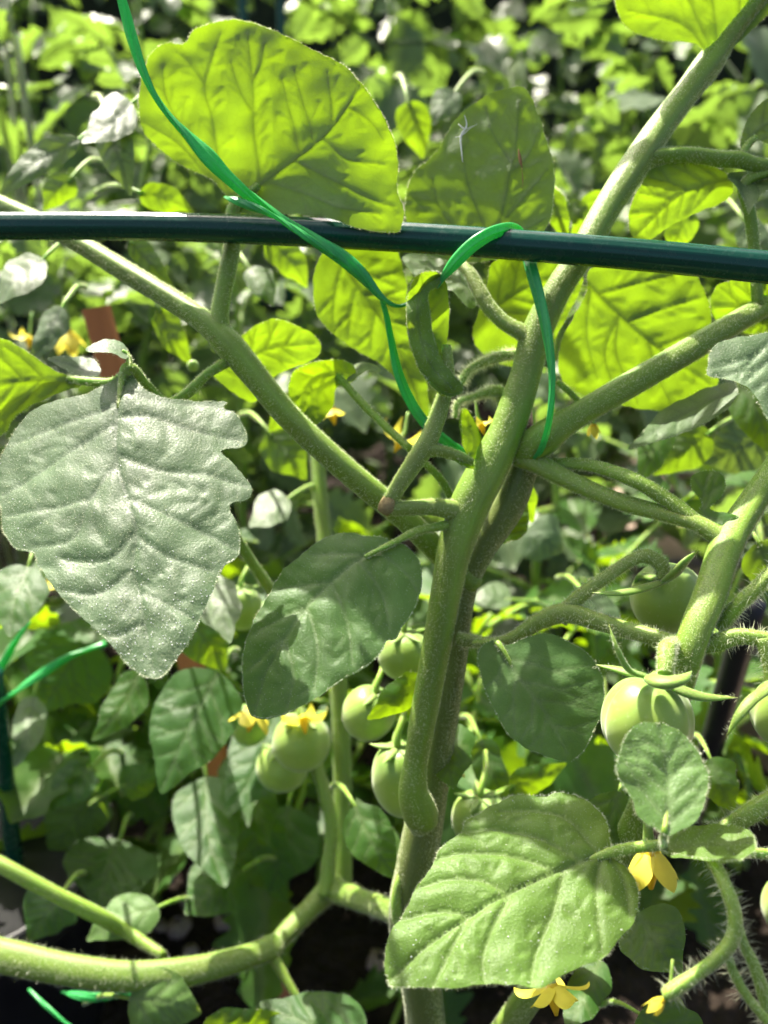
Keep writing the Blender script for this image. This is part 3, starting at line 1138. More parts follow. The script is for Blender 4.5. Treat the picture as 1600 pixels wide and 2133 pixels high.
def pole(x, y, h, r, lean, mat, label, name='garden_stake'):
    n = 10
    p = np.array([(x + lean[0] * t, y + lean[1] * t, -.03 + (h + .03) * t) for t in np.linspace(0, 1, n)])
    V, F, luv = tube(p, np.full(n, r), 14, lambda th, L: 1 + .04 * np.cos(8 * th))
    o = mesh_obj(name, V, F, M[mat], None, attrs={'luv': luv}, origin=(x, y, 0))
    return tag(o, label, 'stake')


def ground_at(x, y):
    """world point where the sight line of a pixel meets the soil"""
    v = P(x, y, 1.0) - CAM
    t = -CAM_Z / v[2]
    return CAM + v * t


def pole_px(a, b, da, db, r, mat, label, name='garden_stake', ext=1.0):
    pa, pb = P(a[0], a[1], da), P(b[0], b[1], db)
    if ext > 1: pb = pa + (pb - pa) * ext
    p = np.array([pa + (pb - pa) * t for t in np.linspace(0, 1, 12)])
    V, F, luv = tube(p, np.full(12, r), 14, lambda th, L: 1 + .04 * np.cos(8 * th))
    o = mesh_obj(name, V, F, M[mat], None, attrs={'luv': luv}, origin=pb)
    return tag(o, label, 'stake')


pole_px((-15, 1400), (50, 1960), .50, .62, .0058, 'stake', 'dark green upright stake at the left edge below the downy leaf', ext=1.25)
pole_px((1568, 1255), (1440, 1700), .47, .58, .0075, 'pot', 'dark upright stake at the right behind the ribbed green tomato', ext=1.3)
pole(.62, 1.18, 1.25, .0075, (.015, 0), 'stake', 'blurred green stake at the top right beside the thick petiole')
pole(-.24, 1.62, 1.6, .008, (.0, 0), 'stake', 'blurred green stake at the top edge behind the big glowing leaf')
pole(-.20, 1.74, 1.7, .008, (.02, 0), 'stake', 'second blurred green stake at the top edge, behind the first one')
# flat orange wooden stake
pa, pb = P(200, 640, .52), P(552, 1960, .66)
pb = pa + (pb - pa) * 1.22
V, F = [], []
ax = (pb - pa) / np.linalg.norm(pb - pa)
sx = np.cross(ax, FWD); sx /= np.linalg.norm(sx); sy = np.cross(ax, sx)
n = 14
for i in range(n):
    c = pa + (pb - pa) * i / (n - 1)
    for u, v in ((-1, -.45), (-.85, -.6), (.85, -.6), (1, -.45), (1, .45), (.85, .6), (-.85, .6), (-1, .45)):
        k = .0082 * (1 + .03 * noise.noise(Vector((i * .7, u, v))))
        V.append(c + sx * u * k + sy * v * k)
for i in range(n - 1):
    for k in range(8):
        a, b = i * 8 + k, i * 8 + (k + 1) % 8
        F.append((a, b, b + 8, a + 8))
F.append(tuple(range(7, -1, -1))); F.append(tuple(range((n - 1) * 8, n * 8)))
o = mesh_obj('wooden_stake', V, F, M['wood'], None, smooth=False, origin=pb)
tag(o, 'flat orange brown wooden stake leaning behind the large downy leaf', 'stake')

# black plastic pot at the lower left corner
px, py = -.30, .47
prof_ = [(.0, .005), (.075, .005), (.08, .01), (.098, .15), (.100, .152), (.107, .153), (.109, .158), (.109, .176), (.106, .180), (.101, .178), (.098, .165), (.0, .160)]
V, F = [], []
ns = 40
for r, z in prof_:
    for k in range(ns):
        a = 2 * math.pi * k / ns
        rr = r * (1 + .006 * math.cos(a * 20) * (1 if .01 < z < .15 else 0))
        V.append((px + rr * math.cos(a), py + rr * math.sin(a), z - .0))
for i in range(len(prof_) - 1):
    for k in range(ns):
        F.append((i * ns + k, i * ns + (k + 1) % ns, (i + 1) * ns + (k + 1) % ns, (i + 1) * ns + k))
o = mesh_obj('plant_pot', V, F, M['pot'], None, origin=(px, py, 0))
tag(o, 'black plastic plant pot in the lower left corner', 'pot')


# ================================================================== the tied tomato plant in front
base = P(900, 2240, .42)
PL = empty('tomato_plant', (float(base[0]), float(base[1]), 0.0),
           'large hairy tomato plant in front, tied to the level green stake, with green tomatoes', 'tomato plant')

# --- main stem and branches
stem('stem', [(870, 1730, .351, 34), (875, 1712, .3485, 70), (876, 1692, .346, 86), (862, 1648, .343, 70), (866, 1590, .342, 56), (882, 1500, .340, 62), (906, 1370, .337, 68), (930, 1240, .335, 74), (950, 1140, .333, 84),
              (982, 1050, .332, 96), (1018, 980, .332, 94), (1060, 890, .332, 82), (1094, 790, .332, 74), (1118, 700, .332, 74), (1160, 610, .331, 66), (1212, 530, .331, 66),
              (1262, 440, .334, 68), (1310, 365, .338, 72), (1370, 275, .344, 66), (1430, 195, .349, 62), (1476, 135, .352, 66), (1520, 75, .350, 46), (1580, 0, .346, 36), (1660, -90, .340, 24)],
     PL, 'stem', hair=.9, sides=22)
stem('side_stem', [(905, 2600, .46, 96), (895, 2300, .43, 96), (880, 2080, .39, 96), (850, 1920, .374, 98), (866, 1810, .364, 98), (884, 1705, .360, 92), (914, 1530, .358, 78), (942, 1380, .356, 66), (964, 1240, .353, 58), (1000, 1150, .349, 62), (1055, 1060, .345, 76), (1092, 970, .341, 66), (1110, 900, .338, 48)],
     PL, 'stem_rear_shade', hair=.7, sides=18)
stem('branch', [(985, 1220, .352, 60), (930, 1165, .347, 58), (850, 1085, .343, 58), (760, 1010, .341, 60), (690, 950, .341, 60), (600, 865, .342, 60), (530, 780, .343, 63), (478, 718, .344, 70),
                (430, 672, .346, 56), (360, 625, .353, 52), (270, 570, .363, 50), (180, 515, .374, 46), (90, 465, .385, 42), (-40, 405, .40, 38), (-250, 310, .425, 32), (-430, 190, .445, 24), (-520, 90, .455, 16)], PL, 'stem', hair=.9)
stem('petiole', [(462, 705, .345, 66), (456, 670, .345, 48), (462, 620, .346, 42), (474, 560, .348, 42), (484, 505, .351, 40), (484, 460, .354, 36), (492, 428, .354, 30), (540, 386, .351, 12)], PL, 'stem_bright', hair=.8)
stem('branch', [(1075, 955, .337, 60), (1130, 915, .330, 84), (1180, 880, .328, 66), (1260, 832, .328, 62), (1350, 780, .332, 62), (1450, 722, .338, 60), (1540, 668, .344, 54), (1660, 600, .352, 50)], PL, 'stem', hair=.9)
stem('branch', [(1085, 950, .336, 60), (1125, 970, .331, 50), (1200, 1008, .325, 44), (1290, 1045, .318, 42), (1380, 1070, .311, 40), (1450, 1090, .306, 40), (1500, 1120, .302, 40)], PL, 'stem_bright', hair=.7)
stem('petiole', [(1110, 960, .338, 30), (1150, 966, .333, 26), (1230, 970, .323, 28), (1320, 1000, .313, 34), (1390, 1042, .310, 38), (1450, 1088, .307, 42), (1505, 1118, .304, 52), (1535, 1105, .304, 44)], PL, 'stem', hair=.8)
stem('side_stem', [(1690, 850, .333, 52), (1610, 985, .318, 60), (1545, 1085, .307, 70), (1510, 1150, .299, 76), (1480, 1240, .289, 76), (1448, 1320, .2835, 74), (1424, 1395, .284, 72), (1400, 1480, .291, 70), (1380, 1560, .30, 68), (1330, 1700, .315, 66), (1220, 1900, .345, 66), (1050, 2150, .39, 66), (950, 2320, .42, 60)],
     PL, 'stem', hair=1.0)
stem('petiole', [(1330, 345, .340, 40), (1370, 325, .339, 36), (1440, 322, .338, 36), (1500, 330, .337, 38), (1540, 332, .336, 40), (1590, 345, .335, 32), (1680, 350, .334, 30)], PL, 'stem', hair=.8)
stem('petiole', [(1545, 335, .336, 22), (1555, 305, .336, 16), (1575, 285, .336, 14)], PL, 'stem_bright', hair=.5)
stem('petiole', [(1690, 355, .33, 20), (1600, 360, .335, 22), (1550, 385, .338, 24), (1562, 440, .340, 26), (1572, 520, .343, 26), (1580, 640, .345, 26)], PL, 'stem', hair=.5)
# shaded side petiole left of the stem
stem('petiole', [(1125, 730, .332, 66), (1090, 695, .332, 44), (1050, 672, .333, 36), (1015, 635, .335, 36), (995, 600, .337, 30), (975, 565, .340, 26), (950, 545, .343, 14)], PL, 'stem_dark', hair=.7)
# broken petiole stubs
stem('petiole', [(965, 1070, .332, 70), (935, 1060, .329, 50), (895, 1055, .326, 40), (850, 1058, .324, 36), (806, 1060, .322, 34)], PL, 'stem_dark', hair=.7)
stem('petiole', [(812, 1042, .322, 36), (838, 1000, .322, 40), (865, 960, .322, 46), (888, 925, .322, 48), (905, 885, .323, 42), (920, 840, .324, 38), (932, 790, .325, 32), (930, 720, .327, 20)], PL, 'stem_dark', hair=.7)
stem('petiole', [(880, 935, .322, 44), (915, 938, .322, 28), (950, 948, .323, 26), (985, 962, .325, 14)], PL, 'stem_dark', hair=.6)
V, F, luv = tube(P([798, 806, 812], [1068, 1056, 1040], [.3218, .3212, .3218]), np.array([.0026, .0034, .0028]), 10)
mesh_obj('broken_end', V, F, M['cut'], PL, attrs={'luv': luv})

# --- truss of the ribbed tomato
TR = dict(hair=.9, hlen=.0011, long_hair=.28, llen=.0028)
stem('truss_stalk', [(955, 1330, .336, 30), (1010, 1338, .331, 26), (1060, 1335, .327, 32), (1120, 1295, .322, 40), (1180, 1275, .318, 50), (1240, 1292, .313, 44), (1310, 1312, .306, 40), (1375, 1330, .298, 40), (1415, 1345, .293, 44)], PL, 'stem_dark', **TR)
stem('truss_stalk', [(1165, 1290, .319, 46), (1205, 1245, .317, 34), (1265, 1200, .315, 28), (1320, 1165, .314, 28), (1352, 1160, .314, 34), (1378, 1180, .314, 36), (1380, 1205, .314, 26)], PL, 'stem_dark', **TR)
stem('truss_stalk', [(1405, 1340, .285, 30), (1390, 1350, .276, 40), (1388, 1375, .272, 42), (1386, 1405, .269, 34)], PL, 'stem', hair=1.6, hlen=.0012, long_hair=.4, llen=.002)
stem('truss_stalk', [(1440, 1345, .288, 40), (1490, 1338, .284, 44), (1540, 1325, .280, 40), (1600, 1332, .276, 38), (1680, 1340, .274, 36), (1800, 1330, .280, 36), (1900, 1300, .290, 36)], PL, 'stem', hair=1.0, long_hair=.5, llen=.0042)
stem('truss_stalk', [(1500, 1310, .290, 34), (1530, 1270, .287, 34), (1570, 1232, .284, 36), (1660, 1150, .281, 36), (1780, 1080, .287, 36), (1885, 1010, .300, 36)], PL, 'stem', hair=1.0, long_hair=.45, llen=.0036)
stem('truss_stalk', [(1590, 1330, .276, 34), (1604, 1390, .274, 30), (1608, 1440, .273, 26)], PL, 'stem', hair=.8, long_hair=.5, llen=.004)
# --- flowering truss at the lower right
FT = dict(hair=1.6, hlen=.0006, long_hair=.6, llen=.0042, hrad=.00004)
stem('truss_stalk', [(1462, 1768, .256, 20), (1488, 1798, .244, 26), (1512, 1850, .236, 30), (1530, 1905, .233, 32), (1526, 1955, .232, 36), (1495, 1995, .231, 30), (1450, 2030, .231, 28), (1405, 2060, .230, 36), (1385, 2075, .230, 26)], PL, 'stem_bright', **FT)
stem('truss_stalk', [(1535, 1920, .236, 20), (1548, 1965, .235, 22), (1570, 2010, .235, 26), (1590, 2070, .235, 28), (1610, 2160, .235, 26)], PL, 'stem_bright', **FT)
stem('truss_stalk', [(1512, 1975, .234, 18), (1530, 2030, .233, 20), (1560, 2080, .232, 20), (1600, 2130, .231, 20)], PL, 'stem_bright', **FT)
stem('branch', [(1480, 1745, .274, 40), (1530, 1715, .273, 44), (1570, 1690, .272, 48), (1700, 1610, .272, 52), (1820, 1560, .280, 54), (1930, 1560, .290, 54)], PL, 'stem_bright', hair=.9, long_hair=.3, llen=.003)
stem('petiole', [(1200, 1800, .2675, 9), (1272, 1776, .267, 22), (1320, 1766, .262, 24), (1380, 1760, .2585, 24), (1430, 1762, .256, 22), (1500, 1772, .254, 20), (1580, 1778, .257, 22), (1680, 1782, .262, 24), (1800, 1770, .275, 26), (1940, 1740, .29, 28)], PL, 'stem_bright', hair=.8, long_hair=.2, llen=.002)
stem('petiole', [(1382, 1768, .258, 14), (1382, 1752, .246, 14), (1384, 1736, .2305, 14), (1389, 1690, .234, 8)], PL, 'stem_bright', hair=.6)
stem('side_stem', [(1990, 2900, .40, 74), (1960, 2200, .33, 72), (1940, 1700, .292, 70), (1915, 1300, .292, 62), (1885, 1000, .302, 56), (1860, 700, .33, 44), (1850, 350, .36, 30)], PL, 'stem', hair=.4)
stem('petiole', [(1875, 850, .312, 24), (1760, 720, .296, 20), (1660, 690, .291, 14), (1610, 735, .288, 8)], PL, 'stem', hair=.5)
stem('petiole', [(1945, 1800, .292, 20), (1850, 1760, .335, 16), (1720, 1770, .38, 14), (1645, 1825, .40, 12)], PL, 'stem', hair=.4)
qleaf(1680, 350, 1860, 300, 150, .334, .33, PL, mat='leaf', up='away', tilt=-.2, sp=.002)
qleaf(-510, 100, -640, -90, 150, .455, .45, PL, mat='leaf', up='away', tilt=-.2, sp=.002)
qleaf(-610, 1475, -760, 1560, 130, .50, .50, PL, mat='leaf_old', up='cam', tilt=.6, sp=.002)
# --- petioles of the hanging leaves
stem('petiole', [(475, 752, .345, 24), (430, 780, .338, 22), (385, 822, .336, 24), (345, 838, .336, 20), (305, 800, .330, 20), (270, 768, .322, 30), (254, 792, .3195, 15), (246, 850, .312, 6)], PL, 'stem', hair=.7)
stem('petiole', [(268, 772, .320, 22), (235, 795, .326, 20), (190, 795, .331, 20), (140, 788, .337, 14)], PL, 'stem', hair=.6)
stem('petiole', [(270, 770, .320, 18), (268, 742, .323, 12), (255, 730, .323, 8)], PL, 'stem', hair=.5)
stem('petiole', [(955, 1090, .333, 30), (910, 1098, .327, 20), (865, 1108, .320, 18), (825, 1128, .316, 14), (760, 1160, .312, 8)], PL, 'stem', hair=.7)
stem('petiole', [(990, 1340, .328, 18), (1030, 1338, .318, 16), (1045, 1350, .314, 12), (1080, 1410, .311, 7)], PL, 'stem', hair=.6)
# --- lower left stems
LL = dict(hair=.5, long_hair=.12, llen=.003)
stem('branch', [(-1000, 3000, .62, 80), (-820, 2450, .56, 80), (-560, 2060, .49, 80), (-160, 1968, .44, 78), (0, 1990, .43, 76), (130, 2018, .425, 72), (260, 2034, .425, 70), (380, 2026, .43, 66), (480, 2004, .44, 58), (540, 1984, .45, 54), (566, 1974, .455, 60), (582, 1972, .458, 40)], PL, 'stem_low_shade', **LL)
stem('branch', [(560, 1984, .462, 40), (600, 1940, .475, 46), (650, 1890, .49, 50), (690, 1850, .50, 60), (700, 1835, .505, 40)], PL, 'stem_low_shade', **LL)
stem('branch', [(672, 1862, .50, 44), (705, 1858, .49, 54), (760, 1878, .465, 50), (810, 1895, .43, 54), (860, 1915, .40, 58)], PL, 'stem_low_shade', **LL)
stem('branch', [(-620, 1470, .50, 14), (-400, 1590, .48, 24), (-120, 1740, .46, 34), (0, 1800, .45, 36), (110, 1860, .45, 36), (210, 1910, .455, 38), (270, 1945, .46, 30), (340, 1990, .445, 20)], PL, 'stem', hair=.4)
stem('petiole', [(560, 1978, .455, 30), (580, 2010, .45, 24), (605, 2055, .445, 18), (640, 2110, .44, 14)], PL, 'stem_bright', hair=.3)
stem('branch', [(680, 1865, .49, 46), (684, 1800, .495, 32), (690, 1720, .50, 30), (672, 1640, .505, 30), (650, 1560, .51, 26), (640, 1480, .52, 22)], PL, 'stem', hair=.2)
stem('branch', [(715, 1880, .52, 44), (715, 1750, .525, 44), (714, 1600, .53, 44), (708, 1450, .535, 42), (690, 1250, .54, 38), (672, 1080, .55, 34), (660, 930, .56, 30)], PL, 'stem', hair=.2)
stem('branch', [(840, 1960, .365, 20), (826, 1900, .360, 24), (828, 1850, .360, 22), (840, 1810, .362, 16)], PL, 'stem_bright', hair=.4)
stem('petiole', [(855, 935, .345, 18), (800, 885, .352, 18), (750, 835, .358, 18), (715, 795, .362, 16), (695, 775, .363, 10)], PL, 'stem', hair=.6)
stem('petiole', [(870, 950, .345, 14), (920, 1000, .350, 18), (950, 1060, .353, 18)], PL, 'stem', hair=.4)
stem('petiole', [(1160, 795, .36, 12), (1185, 815, .36, 14), (1212, 845, .36, 14), (1230, 880, .36, 16)], PL, 'stem', hair=.7, long_hair=.4)
stem('truss_stalk', [(1085, 740, .345, 22), (1060, 738, .345, 24), (1010, 752, .346, 22), (975, 772, .347, 18), (960, 800, .348, 14)], PL, 'stem_bright', hair=2, long_hair=2, llen=.003)
stem('truss_stalk', [(1065, 880, .35, 26), (1052, 840, .349, 30), (1035, 815, .348, 30), (990, 825, .346, 16), (955, 838, .345, 12), (948, 870, .345, 10)], PL, 'stem_bright', hair=2, long_hair=2, llen=.0028)
stem('petiole', [(480, 1100, .42, 22), (530, 1180, .43, 24), (580, 1250, .45, 24)], PL, 'stem', hair=.3)

# --- leaves, traced
A = leaf([(387, 82), (400, 62), (435, 47), (480, 39), (525, 45), (575, 65), (620, 87), (665, 110), (710, 132), (745, 165), (775, 205), (802, 250), (822, 300), (828, 350), (826, 400), (841, 432), (838, 465),
          (822, 485), (770, 480), (720, 468), (675, 451), (620, 446), (560, 447), (515, 446), (490, 436), (465, 402), (435, 372), (400, 356), (365, 338), (325, 306), (300, 275), (286, 228), (289, 172), (302, 128), (325, 97), (350, 87), (372, 90)],
         [(490, 432), (540, 386), (600, 340), (660, 296), (710, 242), (748, 185)],
         [(490, 432, .355), (540, 386, .352), (838, 470, .3175), (700, 458, .3225), (750, 185, .306), (500, 45, .332), (290, 220, .354), (440, 378, .357), (826, 330, .311)],
         PL, [[(540, 386), (533, 330), (526, 250), (527, 180), (520, 110), (515, 70)], [(527, 170), (546, 130), (550, 90)], [(485, 428), (457, 350), (446, 270), (426, 180), (442, 115), (455, 70)], [(426, 178), (392, 130), (365, 108)],
              [(480, 425), (412, 332), (380, 280), (346, 205), (340, 140)], [(455, 395), (372, 302), (300, 255)], [(622, 322), (600, 225), (588, 165)], [(655, 300), (632, 225), (612, 145)], [(690, 265), (690, 210), (680, 150)],
              [(555, 378), (640, 405), (705, 432), (790, 445)], [(672, 288), (722, 330), (800, 342)], [(610, 334), (680, 368), (765, 412), (820, 430)], [(725, 222), (770, 250), (800, 290)], [(530, 240), (500, 190), (480, 130)]],
         'leaf', 'away', sp=.0008, bulge=.0014, fringe=5, flen=.0007, mid_w=1.25, label='large leaf glowing yellow green with the sun behind it')
B = leaf([(842, 425), (858, 362), (905, 320), (935, 270), (960, 236), (1000, 207), (1040, 188), (1087, 180), (1106, 200), (1121, 236), (1136, 280), (1150, 325), (1156, 362), (1152, 415), (1144, 462), (1100, 510), (1000, 545), (890, 530), (850, 480)],
         [(1000, 540), (1040, 465), (1060, 365), (1074, 300), (1080, 210)],
         [(1000, 540, .348), (850, 430, .354), (1087, 180, .344), (1150, 380, .338), (960, 236, .354), (1050, 380, .344)], PL,
         [[(1020, 500), (978, 395), (965, 330), (962, 270)], [(1068, 345), (1026, 276), (1012, 225)], [(1035, 475), (1100, 400), (1140, 350)], [(1060, 365), (1105, 310), (1120, 270)], [(1005, 530), (920, 440), (900, 370)], [(1000, 530), (1090, 480), (1135, 455)]],
         'leaf', 'away', bulge=.0014, fringe=4, label='upright leaf with a shaded grey face and glowing patches')
fB = tps([(1000, 540, .348), (850, 430, .354), (1087, 180, .344), (1150, 380, .338), (960, 236, .354), (1050, 380, .344)])


def leaf_mark(name, pts, wd, mat, part):
    c = catmull(pts, 4)
    dd = fB(c[:, 0], c[:, 1]) - .0012
    V, F, luv = tube(P(c[:, 0], c[:, 1], dd), np.concatenate([np.linspace(.3, 1, len(c) // 2), np.linspace(1, .2, len(c) - len(c) // 2)]) * wd, 6, flat=.5)
    mesh_obj(name, V, F, M[mat], part, attrs={'luv': luv})


for pts in ([(968, 240), (972, 262), (960, 285), (962, 320), (964, 338)], [(948, 286), (962, 282), (978, 268), (994, 258)], [(955, 258), (968, 268), (985, 262)]):
    leaf_mark('scar', pts, .0004, 'scar', B)
leaf_mark('slit', [(1080, 310), (1084, 335), (1088, 350)], .0008, 'brown', B)
leaf_mark('slit', [(1087, 350), (1089, 372), (1088, 395)], .00035, 'brown', B)
C = leaf([(268, 772), (282, 790), (302, 812), (340, 829), (400, 837), (469, 838), (467, 852), (490, 862), (506, 883), (516, 912), (502, 932), (460, 940), (482, 966), (506, 992), (525, 1018), (517, 1043), (480, 1055), (494, 1096), (502, 1136), (490, 1166),
          (464, 1184), (445, 1232), (420, 1287), (400, 1331), (370, 1372), (342, 1410), (312, 1414), (275, 1396), (249, 1366), (215, 1326), (165, 1281), (125, 1241), (100, 1206), (78, 1178), (70, 1153), (30, 1141), (8, 1106), (3, 1066), (-4, 1010), (0, 963), (28, 905), (65, 863), (110, 843), (165, 828), (210, 808), (240, 786)],
         [(255, 785), (244, 860), (241, 950), (262, 1030), (284, 1105), (276, 1180), (294, 1250), (308, 1330), (320, 1400)],
         [(255, 785, .321), (245, 900, .305), (280, 1100, .280), (320, 1405, .250), (500, 900, .312), (515, 1020, .297), (480, 1150, .280), (10, 960, .311), (10, 1080, .295), (90, 1200, .276), (410, 838, .320), (110, 843, .323)],
         PL, [[(243, 880), (150, 940), (60, 1000), (5, 1030)], [(243, 965), (190, 1040), (150, 1125), (70, 1140)], [(246, 845), (150, 880), (35, 925)], [(284, 1105), (225, 1165), (130, 1165)], [(278, 1185), (205, 1235), (130, 1232)],
              [(245, 868), (310, 868), (400, 900), (495, 915)], [(243, 945), (330, 978), (430, 992), (515, 1018)], [(262, 1035), (350, 1075), (430, 1112), (490, 1145)], [(283, 1115), (350, 1160), (440, 1190)], [(292, 1235), (350, 1262), (408, 1295)], [(250, 810), (330, 838), (450, 848)], [(190, 1040), (110, 1060), (15, 1075)], [(300, 1300), (255, 1325), (225, 1325)]],
         'leaf_silver', 'cam', sp=.0011, bulge=.0017, wav=.0018, fringe=5, flen=.0006, fuzz=1.1, sparkles=420, label='large silvery downy leaf with a toothed edge hanging at the left')
D = leaf([(825, 1130), (795, 1120), (750, 1115), (710, 1113), (665, 1130), (625, 1161), (590, 1191), (565, 1231), (535, 1281), (515, 1331), (505, 1376), (505, 1426), (514, 1471), (527, 1494), (560, 1498), (610, 1483), (660, 1456), (715, 1416), (760, 1391),
          (795, 1361), (805, 1336), (825, 1331), (838, 1306), (860, 1276), (875, 1236), (880, 1191), (870, 1161), (850, 1141)],
         [(822, 1130), (760, 1160), (690, 1210), (640, 1262), (590, 1335), (550, 1412), (530, 1488)],
         [(822, 1130, .318), (690, 1210, .308), (590, 1335, .296), (530, 1490, .282), (665, 1130, .321), (540, 1280, .306), (875, 1220, .309), (760, 1390, .289)], PL,
         [[(745, 1168), (795, 1235), (812, 1310)], [(690, 1210), (722, 1290), (735, 1385)], [(640, 1265), (662, 1345), (655, 1440)], [(592, 1335), (612, 1405), (600, 1470)], [(760, 1160), (695, 1155), (645, 1155)], [(690, 1210), (630, 1218), (580, 1225)], [(640, 1262), (580, 1290), (528, 1320)], [(785, 1148), (840, 1190), (868, 1230)], [(600, 1320), (555, 1360), (515, 1400)]],
         'leaf_smooth', 'cam', bulge=.0020, fringe=5, flen=.0006, fuzz=.5, label='dull green oval leaf hanging left of the main stem, lit at its upper edge')
E = leaf([(995, 1361), (1001, 1346), (1025, 1333), (1042, 1344), (1065, 1341), (1100, 1326), (1140, 1321), (1185, 1336), (1225, 1361), (1250, 1396), (1259, 1436), (1255, 1481), (1240, 1516), (1225, 1551), (1200, 1581), (1175, 1587), (1145, 1578), (1100, 1561), (1060, 1531), (1035, 1491), (1010, 1436), (997, 1391)],
         [(1042, 1346), (1080, 1410), (1130, 1475), (1182, 1568)],
         [(1042, 1346, .315), (1182, 1570, .298), (1250, 1420, .307), (1020, 1450, .309), (1120, 1450, .304), (1140, 1321, .314)], PL,
         None, 'leaf_smooth', 'cam', bulge=.0008, wav=.001, fringe=4, flen=.0006, nv=4, label='smooth dark green round leaf right of the main stem')
Fl = leaf([(1272, 1764), (1267, 1724), (1250, 1694), (1220, 1669), (1170, 1654), (1125, 1661), (1085, 1657), (1040, 1674), (1000, 1694), (970, 1714), (955, 1744), (915, 1769), (905, 1794), (893, 1819), (865, 1859), (845, 1899), (820, 1939), (807, 1979), (803, 2019),
           (810, 2054), (830, 2060), (900, 2062), (965, 2062), (1020, 2055), (1080, 2057), (1125, 2065), (1160, 2044), (1215, 2014), (1240, 2006), (1265, 1994), (1285, 1964), (1315, 1929), (1328, 1884), (1327, 1844), (1305, 1809), (1277, 1784)],
          [(1275, 1775), (1200, 1799), (1130, 1830), (1050, 1870), (970, 1920), (890, 1975), (815, 2043)],
          [(1275, 1775, .268), (1050, 1870, .2575), (815, 2043, .243), (1170, 1654, .284), (960, 1744, .274), (1125, 2060, .236), (1325, 1880, .258), (1000, 1695, .281), (1260, 1990, .245)],
          PL, [[(1215, 1795), (1130, 1750), (1040, 1732), (968, 1735)], [(1160, 1818), (1080, 1788), (980, 1780), (912, 1790)], [(1060, 1865), (1000, 1840), (930, 1838), (872, 1855)], [(980, 1913), (920, 1903), (835, 1920)], [(1250, 1783), (1190, 1715), (1120, 1690), (1040, 1690)],
               [(1252, 1783), (1242, 1850), (1245, 1920), (1255, 1990)], [(1175, 1812), (1152, 1900), (1115, 1990), (1105, 2055)], [(1065, 1862), (1025, 1940), (1005, 2000), (1010, 2050)], [(975, 1917), (932, 2000), (905, 2055)], [(1268, 1780), (1300, 1840), (1310, 1910)]],
          'leaf_young', 'cam', sp=.0009, bulge=.0032, wav=.002, fringe=6, flen=.0008, fuzz=1.0, sparkles=90, label='broad puckered light green leaf at the lower right')
G = leaf([(1282, 1600), (1295, 1551), (1322, 1512), (1375, 1508), (1420, 1531), (1450, 1561), (1466, 1591), (1476, 1622), (1466, 1674), (1446, 1712), (1402, 1738), (1380, 1737), (1350, 1720), (1322, 1694), (1312, 1660), (1288, 1625)],
         [(1384, 1738), (1390, 1680), (1390, 1620), (1382, 1560), (1372, 1512)],
         [(1384, 1738, .230), (1372, 1510, .2475), (1290, 1600, .238), (1470, 1620, .238), (1388, 1620, .2405)], PL, None,
         'leaf_young', 'cam', sp=.0009, bulge=.0017, fringe=5, flen=.0008, fuzz=1.0, nv=4, label='small rounded leaf standing up over the ribbed tomato')
Hh = leaf([(1370, 1765), (1398, 1737), (1450, 1718), (1510, 1720), (1560, 1735), (1578, 1755), (1570, 1780), (1520, 1800), (1450, 1790), (1395, 1780)],
          [(1372, 1768), (1430, 1758), (1500, 1758), (1572, 1757)],
          [(1370, 1765, .255), (1575, 1757, .243), (1480, 1720, .2555), (1490, 1797, .2385)], PL, None, 'leaf_young', 'cam', sp=.0009, bulge=.0022, fringe=5, fuzz=1.0, nv=4)
I = leaf([(1470, 118), (1458, 96), (1440, 88), (1390, 86), (1340, 75), (1308, 58), (1290, 30), (1282, -5), (1300, -80), (1380, -180), (1500, -240), (1640, -260), (1720, -180), (1700, -80), (1640, -10), (1575, 55), (1520, 105), (1490, 130)],
         [(1478, 128), (1520, 75), (1590, -20), (1680, -160)],
         [(1478, 128, .3515), (1590, -20, .344), (1300, 0, .347), (1680, -160, .330), (1400, -150, .335)], PL,
         [[(1492, 108), (1490, 50), (1480, -20), (1450, -140)], [(1485, 112), (1455, 45), (1430, -10), (1370, -80)], [(1482, 118), (1420, 50), (1310, 20)], [(1540, 50), (1540, -40), (1530, -160)], [(1560, 20), (1620, -20)]],
         'leaf', 'away', bulge=.0014, fringe=4, mid_w=2.0, label='glowing leaf cut off by the upper right corner')
J = leaf([(1232, 560), (1330, 545), (1430, 555), (1465, 600), (1482, 650), (1480, 720), (1500, 785), (1480, 835), (1400, 856), (1320, 850), (1250, 832), (1190, 812), (1164, 770), (1170, 710), (1195, 660), (1222, 605)],
         [(1226, 592), (1300, 665), (1370, 725), (1480, 800)],
         [(1226, 592, .358), (1480, 800, .366), (1430, 560, .356), (1170, 770, .368), (1330, 700, .362)], PL,
         [[(1228, 605), (1222, 700), (1245, 790)], [(1290, 655), (1285, 740), (1330, 840)], [(1350, 710), (1370, 780), (1400, 845)], [(1250, 612), (1330, 590), (1410, 570)], [(1310, 670), (1390, 640), (1460, 620)], [(1370, 725), (1430, 700), (1475, 690)], [(1290, 655), (1260, 740), (1290, 830)]],
         'leaf', 'away', bulge=.0018, fringe=2, label='broad glowing leaf behind the long right branch')
L_ = leaf([(1030, 545), (1100, 520), (1190, 540), (1215, 590), (1170, 680), (1130, 745), (1070, 765), (1010, 740), (985, 700), (1000, 640), (1015, 590)],
          [(1015, 655), (1060, 620), (1120, 590), (1200, 560)], [(1015, 655, .358), (1200, 560, .352), (1070, 760, .364), (1060, 530, .352)], PL, None, 'leaf', 'away', bulge=.0016, nv=4, fringe=2)
